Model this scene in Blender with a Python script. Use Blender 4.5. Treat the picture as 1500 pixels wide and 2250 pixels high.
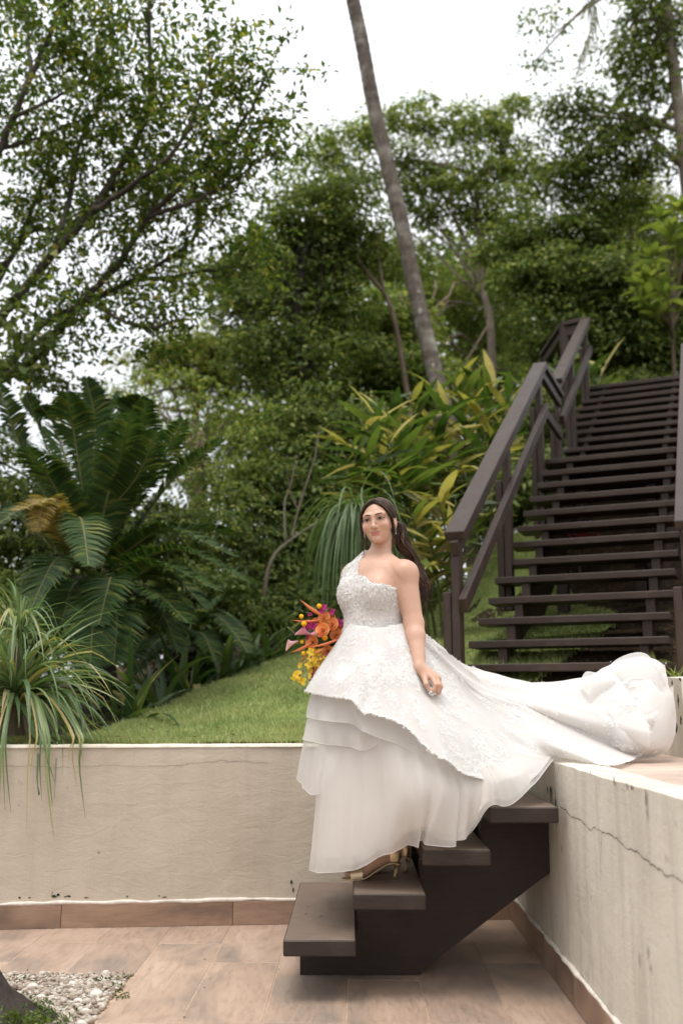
import bpy, bmesh, math, random
import numpy as np
from mathutils import Vector, Matrix
for o in list(bpy.data.objects): bpy.data.objects.remove(o)
S = bpy.context.scene
COL = S.collection
rng = np.random.default_rng(7)
random.seed(7)
PI = math.pi
# ------------------------------------------------------------------ camera
F = 2187.0; CXP, CYP = 750.0, 1125.0; CAMH = 1.13           # focal length in photo pixels, eye height
pitch = math.atan((1544 - 1125) / F)
yaw = math.atan(24.0 / (F / math.cos(pitch)))
cam = bpy.data.cameras.new('camera'); camo = bpy.data.objects.new('camera', cam); COL.objects.link(camo)
camo.location = (0, 0, CAMH)
camo.rotation_euler = (PI / 2 + pitch, 0, yaw)
cam.sensor_fit = 'VERTICAL'; cam.sensor_height = 36.0; cam.lens = 36.0 * F / 2250.0
cam.clip_start = 0.05; cam.clip_end = 2000
cam.dof.use_dof = True; cam.dof.focus_distance = 4.40; cam.dof.aperture_fstop = 1.9
S.camera = camo
# ------------------------------------------------------------------ sky, sun, exposure
SUN_EL, SUN_AZ = math.radians(74), math.radians(205)          # azimuth clockwise from +Y: from behind-left of the camera
W = bpy.data.worlds.new('World'); S.world = W; W.use_nodes = True
nt = W.node_tree; bg = nt.nodes['Background']
sky = nt.nodes.new('ShaderNodeTexSky'); sky.sky_type = 'NISHITA'; sky.sun_disc = False
sky.sun_elevation = SUN_EL; sky.sun_rotation = SUN_AZ
hs = nt.nodes.new('ShaderNodeVectorMath'); hs.operation = 'SCALE'; hs.inputs[3].default_value = 0.10
nt.links.new(sky.outputs[0], hs.inputs[0])
mx = nt.nodes.new('ShaderNodeMix'); mx.data_type = 'RGBA'; mx.inputs[0].default_value = 0.88   # cloud cover over the clear sky
nt.links.new(hs.outputs[0], mx.inputs[6])
# an even overcast: three times as bright overhead as at the horizon, (1 + 2 sin(elevation)) / 3
tcw = nt.nodes.new('ShaderNodeTexCoord'); sep = nt.nodes.new('ShaderNodeSeparateXYZ'); nt.links.new(tcw.outputs['Generated'], sep.inputs[0])
mz = nt.nodes.new('ShaderNodeMath'); mz.operation = 'MAXIMUM'; mz.inputs[1].default_value = 0.0; nt.links.new(sep.outputs[2], mz.inputs[0])
ma = nt.nodes.new('ShaderNodeMath'); ma.operation = 'MULTIPLY_ADD'; ma.inputs[1].default_value = 2 / 3; ma.inputs[2].default_value = 1 / 3; nt.links.new(mz.outputs[0], ma.inputs[0])
oc = nt.nodes.new('ShaderNodeVectorMath'); oc.operation = 'SCALE'; oc.inputs[0].default_value = (1.72, 1.75, 1.80); nt.links.new(ma.outputs[0], oc.inputs[3])
nt.links.new(oc.outputs[0], mx.inputs[7])
nt.links.new(mx.outputs[2], bg.inputs[0]); bg.inputs[1].default_value = 1.0
sun = bpy.data.lights.new('sun', 'SUN'); sun.energy = 1.5; sun.angle = math.radians(25); sun.color = (1.0, 0.95, 0.88)
suno = bpy.data.objects.new('sun', sun); COL.objects.link(suno)
sd = Vector((math.sin(SUN_AZ) * math.cos(SUN_EL), math.cos(SUN_AZ) * math.cos(SUN_EL), math.sin(SUN_EL)))
suno.rotation_euler = (-sd).to_track_quat('-Z', 'Y').to_euler()
S.view_settings.view_transform = 'Standard'; S.view_settings.look = 'None'
S.view_settings.exposure = 0.40; S.view_settings.gamma = 1.0; S.view_settings.use_curve_mapping = False
S.render.engine = 'CYCLES'
S.cycles.use_denoising = True; S.cycles.use_adaptive_sampling = True; S.cycles.adaptive_threshold = .02
S.cycles.max_bounces = 6; S.cycles.diffuse_bounces = 3; S.cycles.glossy_bounces = 2
S.cycles.transmission_bounces = 4; S.cycles.transparent_max_bounces = 14; S.cycles.caustics_reflective = False
S.cycles.caustics_refractive = False
S.render.film_transparent = False

# ------------------------------------------------------------------ helpers
cp, sp, cyw, syw = math.cos(pitch), math.sin(pitch), math.cos(yaw), math.sin(yaw)
FW = np.array([-syw * cp, cyw * cp, sp]); RT = np.array([cyw, syw, 0.0]); UPV = np.cross(RT, FW)
CAM = np.array([0, 0, CAMH])
def U(px, py, D):
    """the place seen at a photo pixel, D metres forward of the camera"""
    r = FW + RT * (px - CXP) / F + UPV * (CYP - py) / F
    return CAM + r * (D / r[1])
def ZP(px, py, z):
    r = FW + RT * (px - CXP) / F + UPV * (CYP - py) / F
    return CAM + r * ((z - CAMH) / r[2])
def nrm(v):
    v = np.asarray(v, float); return v / (np.linalg.norm(v, axis=-1, keepdims=True) + 1e-12)

def raw_mesh(name, verts, faces, mats=(), smooth=False, fmat=None):
    """mesh data from arrays; faces is an (n,3) / (n,4) array or a list of such arrays or a list of tuples"""
    me = bpy.data.meshes.new(name)
    verts = np.asarray(verts, np.float32).reshape(-1, 3)
    if isinstance(faces, np.ndarray): faces = [faces]
    if len(faces) and not isinstance(faces[0], np.ndarray):
        me.from_pydata(verts.tolist(), [], faces)
    else:
        faces = [f for f in faces if len(f)]
        nl = sum(f.size for f in faces); npoly = sum(len(f) for f in faces)
        me.vertices.add(len(verts)); me.vertices.foreach_set('co', verts.ravel())
        me.loops.add(nl); me.polygons.add(npoly)
        me.loops.foreach_set('vertex_index', np.concatenate([f.ravel() for f in faces]).astype(np.int32))
        tot = np.concatenate([np.full(len(f), f.shape[1]) for f in faces])
        st = np.concatenate([[0], np.cumsum(tot)[:-1]])
        me.polygons.foreach_set('loop_start', st.astype(np.int32))
        me.update(calc_edges=True)
    for m in mats: me.materials.append(m)
    if fmat is not None: me.polygons.foreach_set('material_index', np.asarray(fmat, np.int32))
    if smooth: me.polygons.foreach_set('use_smooth', np.ones(len(me.polygons), bool))
    me.update()
    return me
def link(name, data, parent=None, **props):
    o = bpy.data.objects.new(name, data); COL.objects.link(o)
    if parent is not None: o.parent = parent
    for k, v in props.items(): o[k] = v
    return o
def mesh(name, verts, faces, mat, parent=None, smooth=False, **props):
    mats = mat if isinstance(mat, (list, tuple)) else (mat,)
    return link(name, raw_mesh(name, verts, faces, mats, smooth), parent, **props)
def empty(name, loc, label, cat, group=None):
    o = bpy.data.objects.new(name, None); COL.objects.link(o); o.location = loc; o.empty_display_size = .1
    o['label'] = label; o['category'] = cat
    if group: o['group'] = group
    return o
def rel(verts, parent):
    """world coordinates to the parent's (parents here are only moved, never turned)"""
    return np.asarray(verts, float).reshape(-1, 3) - np.array(parent.location)
class MB:
    """collects shapes for one mesh"""
    def __init__(s): s.v = []; s.f = []; s.n = 0
    def add(s, v, f):
        v = np.asarray(v, float).reshape(-1, 3)
        s.v.append(v); s.f += [tuple(int(i) + s.n for i in q) for q in f]; s.n += len(v); return s
    def addn(s, other_v, other_f): return s.add(other_v, other_f)
    def build(s, name, mat, parent=None, smooth=False, **props):
        v = np.concatenate(s.v)
        if parent is not None: v = rel(v, parent)
        return mesh(name, v, s.f, mat, parent, smooth, **props)
BOXF = [(0, 3, 2, 1), (4, 5, 6, 7), (0, 1, 5, 4), (1, 2, 6, 5), (2, 3, 7, 6), (3, 0, 4, 7)]
def hexa(p8): return np.asarray(p8, float), BOXF
def bevelbox(x0, x1, y0, y1, z0, z1, b):
    """box with chamfered edges, local axes"""
    bm = bmesh.new()
    bmesh.ops.create_cube(bm, size=1)
    for v in bm.verts: v.co = ((x0 + x1) / 2 + v.co.x * (x1 - x0), (y0 + y1) / 2 + v.co.y * (y1 - y0), (z0 + z1) / 2 + v.co.z * (z1 - z0))
    bmesh.ops.bevel(bm, geom=bm.edges[:], offset=b, segments=1, affect='EDGES')
    V = np.array([v.co[:] for v in bm.verts]); bm.verts.index_update()
    Fc = [tuple(v.index for v in f.verts) for f in bm.faces]; bm.free()
    return V, Fc
def frame(d, upv=(0, 0, 1)):
    d = nrm(d); u = np.asarray(upv, float)
    if abs(d @ u) > .98: u = np.array([0, 1.0, 0])
    s = nrm(np.cross(d, u)); t = np.cross(s, d)
    return s, d, t
def beam(a, b, w, h, bev=.004, upv=(0, 0, 1)):
    """square timber from a to b, w wide (sideways), h tall"""
    a, b = np.asarray(a, float), np.asarray(b, float); L = np.linalg.norm(b - a)
    s, d, t = frame(b - a, upv)
    V, Fc = bevelbox(-w / 2, w / 2, 0, L, -h / 2, h / 2, bev)
    return a + V[:, :1] * s + V[:, 1:2] * d + V[:, 2:] * t, Fc
def extrude_poly(pts2, fn, t0, t1):
    """polygon (list of 2-D points) pushed from t0 to t1; fn(u, v, t) gives the place"""
    n = len(pts2); V = [fn(u, v, t0) for u, v in pts2] + [fn(u, v, t1) for u, v in pts2]
    Fc = [tuple(range(n))[::-1], tuple(range(n, 2 * n))] + [(i, (i + 1) % n, n + (i + 1) % n, n + i) for i in range(n)]
    return np.array(V), Fc
def tube(path, radii, k=8, cap=True, jit=0.0):
    path = np.asarray(path, float); n = len(path); radii = np.broadcast_to(np.asarray(radii, float), (n,))
    tan = np.gradient(path, axis=0); tan = nrm(tan)
    ref = np.array([0.31, 0.2, 0.93]); s0 = np.cross(tan[0], ref)
    if np.linalg.norm(s0) < .1: s0 = np.cross(tan[0], [1, 0, 0])
    s = nrm(s0); V = []
    for i in range(n):
        s = nrm(s - tan[i] * (s @ tan[i])); t = np.cross(tan[i], s)
        a = np.arange(k) * 2 * PI / k
        r = radii[i] * (1 + (rng.normal(0, jit, k) if jit else 0))
        V.append(path[i] + (np.cos(a) * r)[:, None] * s + (np.sin(a) * r)[:, None] * t)
    Fc = [(i * k + j, i * k + (j + 1) % k, (i + 1) * k + (j + 1) % k, (i + 1) * k + j) for i in range(n - 1) for j in range(k)]
    if cap: Fc += [tuple(range(k))[::-1], tuple(range((n - 1) * k, n * k))]
    return np.concatenate(V), Fc
def spline(pts, n):
    """Catmull-Rom through pts, n samples"""
    P = np.asarray(pts, float); m = len(P)
    if m == 2: return P[0] + np.linspace(0, 1, n)[:, None] * (P[1] - P[0])
    Q = np.concatenate([[2 * P[0] - P[1]], P, [2 * P[-1] - P[-2]]])
    t = np.linspace(0, m - 1, n); i = np.minimum(t.astype(int), m - 2); f = (t - i)[:, None]
    a, b, c, d = Q[i], Q[i + 1], Q[i + 2], Q[i + 3]
    return .5 * (2 * b + (c - a) * f + (2 * a - 5 * b + 4 * c - d) * f ** 2 + (3 * b - a - 3 * c + d) * f ** 3)
def grid_faces(nr, nc, closed=False):
    i, j = np.meshgrid(np.arange(nr - 1), np.arange(nc if closed else nc - 1), indexing='ij')
    j2 = (j + 1) % nc
    return np.stack([i * nc + j, i * nc + j2, (i + 1) * nc + j2, (i + 1) * nc + j], -1).reshape(-1, 4)
_h = rng.random((64, 64, 64)).astype(np.float32)
def vnoise(p):
    """smooth value noise, -1..1"""
    p = np.asarray(p, float); i = np.floor(p).astype(int); f = p - i; f = f * f * (3 - 2 * f)
    r = 0
    for dx in (0, 1):
        for dy in (0, 1):
            for dz in (0, 1):
                w = (f[..., 0] if dx else 1 - f[..., 0]) * (f[..., 1] if dy else 1 - f[..., 1]) * (f[..., 2] if dz else 1 - f[..., 2])
                r = r + w * _h[(i[..., 0] + dx) % 64, (i[..., 1] + dy) % 64, (i[..., 2] + dz) % 64]
    return r * 2 - 1

# ------------------------------------------------------------------ material helpers
class MT:
    def __init__(s, name, rough=.7, spec=.5):
        s.m = bpy.data.materials.new(name); s.m.use_nodes = True; s.nt = s.m.node_tree
        s.b = s.nt.nodes['Principled BSDF']; s.out = s.nt.nodes['Material Output']
        s.b.inputs['Roughness'].default_value = rough; s.b.inputs['Specular IOR Level'].default_value = spec
        s._tc = None
    def node(s, t): return s.nt.nodes.new(t)
    def co(s, scale=(1, 1, 1), rot=(0, 0, 0), which='Object'):
        tc = s.node('ShaderNodeTexCoord'); mp = s.node('ShaderNodeMapping')
        mp.inputs['Scale'].default_value = scale; mp.inputs['Rotation'].default_value = rot
        s.nt.links.new(tc.outputs[which], mp.inputs[0]); return mp.outputs[0]
    def noise(s, scale, detail=4, rough=.55, co=None, dist=0):
        n = s.node('ShaderNodeTexNoise'); n.inputs['Scale'].default_value = scale
        n.inputs['Detail'].default_value = detail; n.inputs['Roughness'].default_value = rough; n.inputs['Distortion'].default_value = dist
        s.nt.links.new(co if co is not None else s.co(), n.inputs['Vector']); return n.outputs['Fac']
    def island(s): return s.node('ShaderNodeNewGeometry').outputs['Random Per Island']
    def objrand(s): return s.node('ShaderNodeObjectInfo').outputs['Random']
    def ramp(s, fac, stops, interp='LINEAR'):
        r = s.node('ShaderNodeValToRGB'); e = r.color_ramp.elements; r.color_ramp.interpolation = interp
        while len(e) < len(stops): e.new(.5)
        for k, (p, c) in zip(e, stops):
            k.position = p; k.color = (*c, 1) if len(c) == 3 else c
        s.nt.links.new(fac, r.inputs[0]); return r.outputs[0]
    def mix(s, fac, a, b, blend='MIX'):
        n = s.node('ShaderNodeMix'); n.data_type = 'RGBA'; n.blend_type = blend
        for sock, v in ((n.inputs[0], fac), (n.inputs[6], a), (n.inputs[7], b)):
            if isinstance(v, (int, float)): sock.default_value = v
            elif isinstance(v, (tuple, list)): sock.default_value = (*v, 1) if len(v) == 3 else v
            else: s.nt.links.new(v, sock)
        return n.outputs[2]
    def math(s, op, a, b=0.0):
        n = s.node('ShaderNodeMath'); n.operation = op
        for sock, v in ((n.inputs[0], a), (n.inputs[1], b)):
            if isinstance(v, (int, float)): sock.default_value = v
            else: s.nt.links.new(v, sock)
        return n.outputs[0]
    def color(s, c):
        if isinstance(c, tuple): s.b.inputs['Base Color'].default_value = (*c, 1)
        else: s.nt.links.new(c, s.b.inputs['Base Color'])
        return s
    def bump(s, h, strength=.3, dist=.01):
        n = s.node('ShaderNodeBump'); n.inputs['Strength'].default_value = strength; n.inputs['Distance'].default_value = dist
        s.nt.links.new(h, n.inputs['Height']); s.nt.links.new(n.outputs[0], s.b.inputs['Normal']); return s
    def roughness(s, sock): s.nt.links.new(sock, s.b.inputs['Roughness']); return s
    def translucent(s, fac, col):
        """thin leaf or cloth: part of the light comes through"""
        t = s.node('ShaderNodeBsdfTranslucent'); mxs = s.node('ShaderNodeMixShader'); mxs.inputs[0].default_value = fac
        if isinstance(col, tuple): t.inputs[0].default_value = (*col, 1)
        else: s.nt.links.new(col, t.inputs[0])
        s.nt.links.new(s.b.outputs[0], mxs.inputs[1]); s.nt.links.new(t.outputs[0], mxs.inputs[2])
        s.nt.links.new(mxs.outputs[0], s.out.inputs[0]); s.last = mxs.outputs[0]; return s
    def sheer(s, fac):
        """net: fac of the light passes straight through the holes"""
        src = s.out.inputs[0].links[0].from_socket
        t = s.node('ShaderNodeBsdfTransparent'); mxs = s.node('ShaderNodeMixShader'); mxs.inputs[0].default_value = fac
        s.nt.links.new(src, mxs.inputs[1]); s.nt.links.new(t.outputs[0], mxs.inputs[2]); s.nt.links.new(mxs.outputs[0], s.out.inputs[0]); return s
def plain(name, c, rough=.7, spec=.5, var=.12, scale=20):
    m = MT(name, rough, spec)
    n = m.noise(scale)
    m.color(m.ramp(n, [(.3, tuple(x * (1 - var) for x in c)), (.7, tuple(min(1, x * (1 + var)) for x in c))]))
    return m
def leafmat(name, stops, trans=.35, rough=.5, spec=.4, use='island', tboost=1.6):
    m = MT(name, rough, spec)
    c = m.ramp(m.island() if use == 'island' else m.objrand(), stops)
    n = m.noise(9, 2)
    c = m.mix(.35, c, m.ramp(n, [(.3, (.55, .55, .5)), (.7, (1.25, 1.2, 1.1))]), 'MULTIPLY')
    m.color(c)
    tc = m.mix(1.0, c, (tboost, tboost * 1.05, tboost * .55), 'MULTIPLY')
    m.translucent(trans, tc)
    return m.m
# ================================================================== materials of the place
def tile_mat(name, base, dark, light):
    m = MT(name, .42, .4)
    r = m.objrand()
    sh = m.node('ShaderNodeVectorMath'); sh.operation = 'ADD'
    cb = m.node('ShaderNodeCombineXYZ'); m.nt.links.new(m.math('MULTIPLY', r, 37.0), cb.inputs[0]); m.nt.links.new(m.math('MULTIPLY', r, 91.0), cb.inputs[1])
    m.nt.links.new(m.co((9, 1.6, 9)), sh.inputs[0]); m.nt.links.new(cb.outputs[0], sh.inputs[1])
    sh2 = m.node('ShaderNodeVectorMath'); sh2.operation = 'ADD'
    m.nt.links.new(m.co((3.2, 1.5, 3)), sh2.inputs[0]); m.nt.links.new(cb.outputs[0], sh2.inputs[1])
    g = m.noise(5, 6, .65, sh.outputs[0], .4); pch = m.noise(1.0, 3, .5, sh2.outputs[0], .6)
    c = m.ramp(pch, [(.36, dark), (.5, base), (.68, light)])
    c = m.mix(.55, c, m.ramp(g, [(.3, (.62, .58, .55)), (.55, (1, 1, 1)), (.75, (1.12, 1.06, 1.0))]), 'MULTIPLY')
    c = m.mix(.5, c, m.ramp(r, [(0, (.86, .86, .88)), (1, (1.1, 1.06, 1.0))]), 'MULTIPLY')
    m.color(c); m.roughness(m.ramp(g, [(.3, (.34,) * 3), (.7, (.55,) * 3)])); m.bump(g, .12, .002)
    return m.m
TILE = tile_mat('floor_tile', (.425, .305, .23), (.30, .235, .19), (.49, .365, .285))
TILE_DK = tile_mat('skirting_tile', (.30, .195, .135), (.17, .115, .085), (.38, .26, .185))
DECKT = tile_mat('deck_tile', (.60, .45, .36), (.52, .39, .31), (.66, .51, .42))
GROUT = plain('grout', (.47, .335, .235), .9, .2, .2, 30).m
def plaster(name, base, dark, streak):
    m = MT(name, .88, .25)
    big = m.noise(1.6, 5, .6); fine = m.noise(38, 5, .65); st = m.noise(2.2, 5, .62, m.co((5, 5, .55)), .3)
    c = m.ramp(big, [(.3, dark), (.6, base), (.8, tuple(min(1, x * 1.06) for x in base))])
    c = m.mix(streak, c, m.ramp(st, [(.36, (.42, .39, .34)), (.52, (.95, .95, .94)), (.7, (1.06, 1.06, 1.05))]), 'MULTIPLY')
    sp_ = m.noise(17, 3, .7)
    c = m.mix(m.ramp(sp_, [(.69, (0, 0, 0)), (.76, (1, 1, 1))]), c, tuple(x * .55 for x in dark))
    # mould climbing from the foot and dirt along the top edge
    m.color(c)
    tr = m.noise(7, 6, .7, m.co((1, 1, 2.2)), 1.2)
    h = m.math('ADD', m.math('MULTIPLY', fine, .35), tr)
    m.bump(h, .55, .008)
    return m.m
PLASTER = plaster('painted_plaster', (.555, .478, .385), (.49, .418, .332), .10)
PLASTER_W = plaster('weathered_plaster', (.655, .605, .515), (.57, .52, .435), .26)
PAINT_TOP = plaster('cream_paint', (.72, .66, .55), (.58, .52, .42), .35)
MORTAR = plain('mortar', (.70, .64, .56), .9, .2, .15, 25).m
CRACK = plain('crack_dark', (.10, .07, .05), 1, .0, .3, 60).m
MOULD = plain('black_mould', (.05, .05, .035), 1, .0, .5, 60).m
def woodmat(name, a, b, wear):
    m = MT(name, .5, .36)
    g = m.noise(4, 6, .6, m.co((30, 30, 30)), .5); s2 = m.noise(3, 4, .6)
    gx = m.noise(6, 5, .7, m.co((2.0, 18, 18), (0, 0, 0.15)), .3)
    c = m.ramp(gx, [(.3, a), (.7, b)])
    c = m.mix(m.ramp(s2, [(.52, (0, 0, 0)), (.75, (.6, .6, .6))]), c, wear)
    c = m.mix(.4, c, m.ramp(m.objrand(), [(0, (.8, .78, .78)), (1, (1.25, 1.2, 1.15))]), 'MULTIPLY')
    m.color(c); m.roughness(m.ramp(s2, [(.3, (.42,) * 3), (.7, (.62,) * 3)])); m.bump(m.math('ADD', gx, m.math('MULTIPLY', g, .4)), .25, .003)
    return m.m
WOOD = woodmat('stained_timber', (.030, .0175, .012), (.056, .0345, .025), (.088, .059, .045))
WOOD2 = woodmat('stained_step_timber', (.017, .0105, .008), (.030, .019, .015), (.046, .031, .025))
TREADM = woodmat('worn_lit_tread_timber', (.13, .093, .071), (.21, .156, .12), (.29, .225, .18))  # some wear, and the light on tread tops put into the colour
WOOD2B = woodmat('stained_shaded_edge', (.024, .015, .0115), (.042, .028, .022), (.064, .045, .037))  # stain kept dark, with the shade on tread fronts put into it
SCREW = plain('screw', (.25, .22, .2), .4).m
m = MT('soil', .95, .1)
sn = m.noise(6, 6, .7); sl = m.noise(28, 3, .6)
m.color(m.mix(m.ramp(sl, [(.56, (0, 0, 0)), (.66, (1, 1, 1))]), m.ramp(sn, [(.3, (.018, .013, .008)), (.7, (.055, .038, .022))]), (.10, .065, .035)))
m.bump(sl, .8, .03); SOIL = m.m
m = MT('turf', .95, .1)
m.color(m.ramp(m.noise(5, 5, .65), [(.3, (.12, .16, .045)), (.55, (.19, .24, .07)), (.75, (.27, .27, .10))])); m.bump(m.noise(70, 2), .6, .02)
TURF = m.m
m = MT('grass_blade', .6, .3)
gc = m.ramp(m.island(), [(0, (.24, .30, .09)), (.5, (.36, .43, .15)), (.85, (.46, .49, .21)), (1, (.54, .48, .27))])
gc = m.mix(.8, gc, m.ramp(m.noise(1.9, 5, .65), [(.3, (.62, .74, .6)), (.5, (1, 1, 1)), (.72, (1.35, 1.16, 1.1))]), 'MULTIPLY')
m.color(gc).translucent(.35, gc); GRASS = m.m

# ================================================================== the lie of the land
def smooth01(a, b, x):
    t = np.clip((x - a) / (b - a), 0, 1); return t * t * (3 - 2 * t)
SD0 = (math.sin(math.radians(23)), math.cos(math.radians(23)))
def hill(x, y):
    x = np.asarray(x, float); y = np.asarray(y, float)
    yy = np.minimum(y, 16) + np.clip(y - 16, 0, 60) * .06
    z = .45 + .20 * np.clip(x, -9, 14) + .1253 * yy
    z = np.maximum(z, .80 + .02 * np.clip(y - 6, 0, 40))
    z = z + smooth01(1.2, 4.2, x - .42 * (y - 7.2)) * .35
    along = (x - .83) * SD0[0] + (y - 7.14) * SD0[1]; lat = (x - .83) * SD0[1] - (y - 7.14) * SD0[0]
    zs = 1.56 + .69 * np.minimum(along, 3.0) + .69 * np.clip(along - 4.3, 0, 2.7) - .62                 # the bank follows the stairs from the sixth step on
    z = z + np.maximum(zs - z, 0) * smooth01(1.5, 3.0, along) * smooth01(-1.6, .1, lat) * (1 - smooth01(9, 14, along))
    return .90 + (z - .90) * smooth01(-.2, 2.4, y - 5.55)
# ---- ground far around (one sheet to the horizon) and the hill behind the wall
gx = np.array([-900, 900]); 
mesh('ground', [(-900, -900, -.08), (900, -900, -.08), (900, 900, -.08), (-900, 900, -.08)], [(0, 1, 2, 3)], SOIL, kind='structure')
xs = np.concatenate([[-300, -120, -60], np.arange(-30, -8, 2.), np.arange(-8, 8, .3), np.arange(8, 32, 2.), [60, 120, 300]])
ys = np.concatenate([np.arange(5.62, 18, .3), np.arange(18, 60, 3.), [80, 120, 200, 400]])
X, Y = np.meshgrid(xs, ys); Zh = hill(X, Y) + .03 * vnoise(np.stack([X * 1.3, Y * 1.3, X * 0], -1))
# the deck is cut into the hill: the soil stays below it there
cut = (X > .70) & (X < 4.4) & (Y < 6.75 - .42 * (X - .9))
Zh = np.where(cut, np.minimum(Zh, .80), Zh) - .02
mesh('hillside', np.stack([X, Y, Zh], -1), grid_faces(len(ys), len(xs)), SOIL, smooth=True, kind='structure')
# ---- lawn
EDGE = np.array([(-2.6, 5.85), (-1.62, 6.45), (-1.2, 7.9), (-.62, 10.2), (.2, 12.6), (1.14, 15), (1.8, 15.6)])
NEAR = np.array([(-2.75, 5.66), (-1.9, 5.66), (-1.2, 5.66), (-.5, 5.66), (.1, 5.7), (.55, 5.8), (1.35, 6.75)])
NEAR2 = np.array([(-2.75, 5.66), (-1.9, 5.66), (-1.2, 5.66), (-.4, 5.66), (.3, 5.72), (1.0, 6.6), (2.0, 7.45)])
def lawn_pt(u, v):
    e = np.stack([np.interp(u * 6, range(7), EDGE[:, k]) for k in (0, 1)], -1)
    n = np.stack([np.interp(u * 6, range(7), NEAR2[:, k]) for k in (0, 1)], -1)
    p = n + (e - n) * np.asarray(v)[..., None]
    z = hill(p[..., 0], p[..., 1])
    return np.stack([p[..., 0], p[..., 1], z + .012 * vnoise(np.stack([p[..., 0] * 4, p[..., 1] * 4, z], -1)) + .01], -1)
u, v = np.meshgrid(np.linspace(0, 1, 90), np.linspace(0, 1, 60))
LV = lawn_pt(u, v)
mesh('lawn', LV, grid_faces(60, 90), TURF, smooth=True, kind='structure')
# blades, denser near the camera
N = 150000
uu = rng.random(N); vv = rng.random(N) ** 1.25 * 1.02
P = lawn_pt(uu, vv) - np.array([0, 0, .012])
P[:, :2] += rng.normal(0, .03, (N, 2))
P = P[P[:, 1] > 5.63]; N = len(P)
a = rng.random(N) * 2 * PI; w = rng.uniform(.0022, .0042, N) * (.6 + P[:, 1] / 9); h = rng.uniform(.016, .046, N) * (1 + .5 * vnoise(P * 2.7))
side = np.stack([np.cos(a), np.sin(a), 0 * a], -1) * w[:, None]
lean = np.stack([rng.normal(0, .5, N), rng.normal(0, .5, N), np.ones(N)], -1) * h[:, None]
V = np.stack([P - side, P + side, P + lean], 1).reshape(-1, 3)
mesh('grass', V, np.arange(3 * N).reshape(-1, 3), GRASS, kind='stuff', label='short mown grass covering the sloping lawn', category='grass')

# ================================================================== patio
floor = mesh('patio_floor', [(-5, -4, -.0016), (1.0, -4, -.0016), (1.0, 5.75, -.0016), (-5, 5.75, -.0016)], [(0, 1, 2, 3)], GROUT, kind='structure')
SEAM = ZP(607, 2140, 0)[0]; CW = .300
BEDX = SEAM - 2 * CW; BEDY = ZP(200, 2141, 0)[1]
k = -12
while True:
    x0 = SEAM + k * CW; x1 = min(x0 + CW, .846)
    if x0 > .80: break
    off = [5.05, 4.42, 3.85, 4.7][k % 4] - 6 * 1.2
    y = off
    while y < 5.7:
        a0, a1 = max(y, .6), min(y + 1.2, 5.72); y += 1.2
        if x1 <= BEDX + .01 and a0 < BEDY: a0 = BEDY
        if a1 - a0 < .03: continue
        V, Fc = bevelbox(-(x1 - x0) / 2 + .0022, (x1 - x0) / 2 - .0022, -(a1 - a0) / 2 + .0022, (a1 - a0) / 2 - .0022, -.012, .0 + rng.uniform(-.0006, .0008), .0012)
        t = mesh('tile', V, Fc, TILE, floor); t.location = ((x0 + x1) / 2, (a0 + a1) / 2, 0)
    k += 1
# ---- bed of pebbles set in the floor
STONE_W = plain('white_stone', (.62, .58, .52), .6, .3, .12, 18).m
m = MT('pebble', .75, .3); m.color(m.ramp(m.island(), [(0, (.17, .12, .085)), (.25, (.32, .255, .20)), (.65, (.45, .385, .315)), (1, (.58, .53, .46))])); m.bump(m.noise(60), .3, .004); PEBBLE = m.m
bm = bmesh.new(); bmesh.ops.create_icosphere(bm, subdivisions=1, radius=1); ICO = np.array([v.co[:] for v in bm.verts]); bm.verts.index_update(); ICOF = np.array([[v.index for v in f.verts] for f in bm.faces]); bm.free()
bm = bmesh.new(); bmesh.ops.create_icosphere(bm, subdivisions=3, radius=1); ICO3 = np.array([v.co[:] for v in bm.verts]); bm.verts.index_update(); ICO3F = np.array([[v.index for v in f.verts] for f in bm.faces]); bm.free()
mesh('gravel_bed', [(-4, 1.5, -.004), (BEDX, 1.5, -.004), (BEDX, BEDY, -.004), (-4, BEDY, -.004)], [(0, 1, 2, 3)], SOIL, kind='structure')
N = 9500
px_ = rng.uniform(-2.1, BEDX - .012, N); py_ = rng.uniform(3.6, BEDY - .012, N); r = rng.lognormal(math.log(.0078), .38, N).clip(.0035, .018)
sc = np.stack([r * rng.uniform(.8, 1.4, N), r * rng.uniform(.8, 1.4, N), r * rng.uniform(.5, .8, N)], -1)
a = rng.random(N) * 2 * PI; ca, sa = np.cos(a), np.sin(a)
V = ICO[None] * sc[:, None] * (1 + rng.normal(0, .06, (N, len(ICO), 1)))
V = np.stack([V[..., 0] * ca[:, None] - V[..., 1] * sa[:, None], V[..., 0] * sa[:, None] + V[..., 1] * ca[:, None], V[..., 2]], -1)
V += np.stack([px_, py_, rng.uniform(0.0, .012, N)], -1)[:, None]
Fs = (ICOF[None] + (np.arange(N) * len(ICO))[:, None, None]).reshape(-1, 3)
mesh('gravel', V.reshape(-1, 3), Fs, PEBBLE, smooth=True, kind='stuff', label='small pale pebbles filling the bed in the floor', category='gravel')
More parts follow.
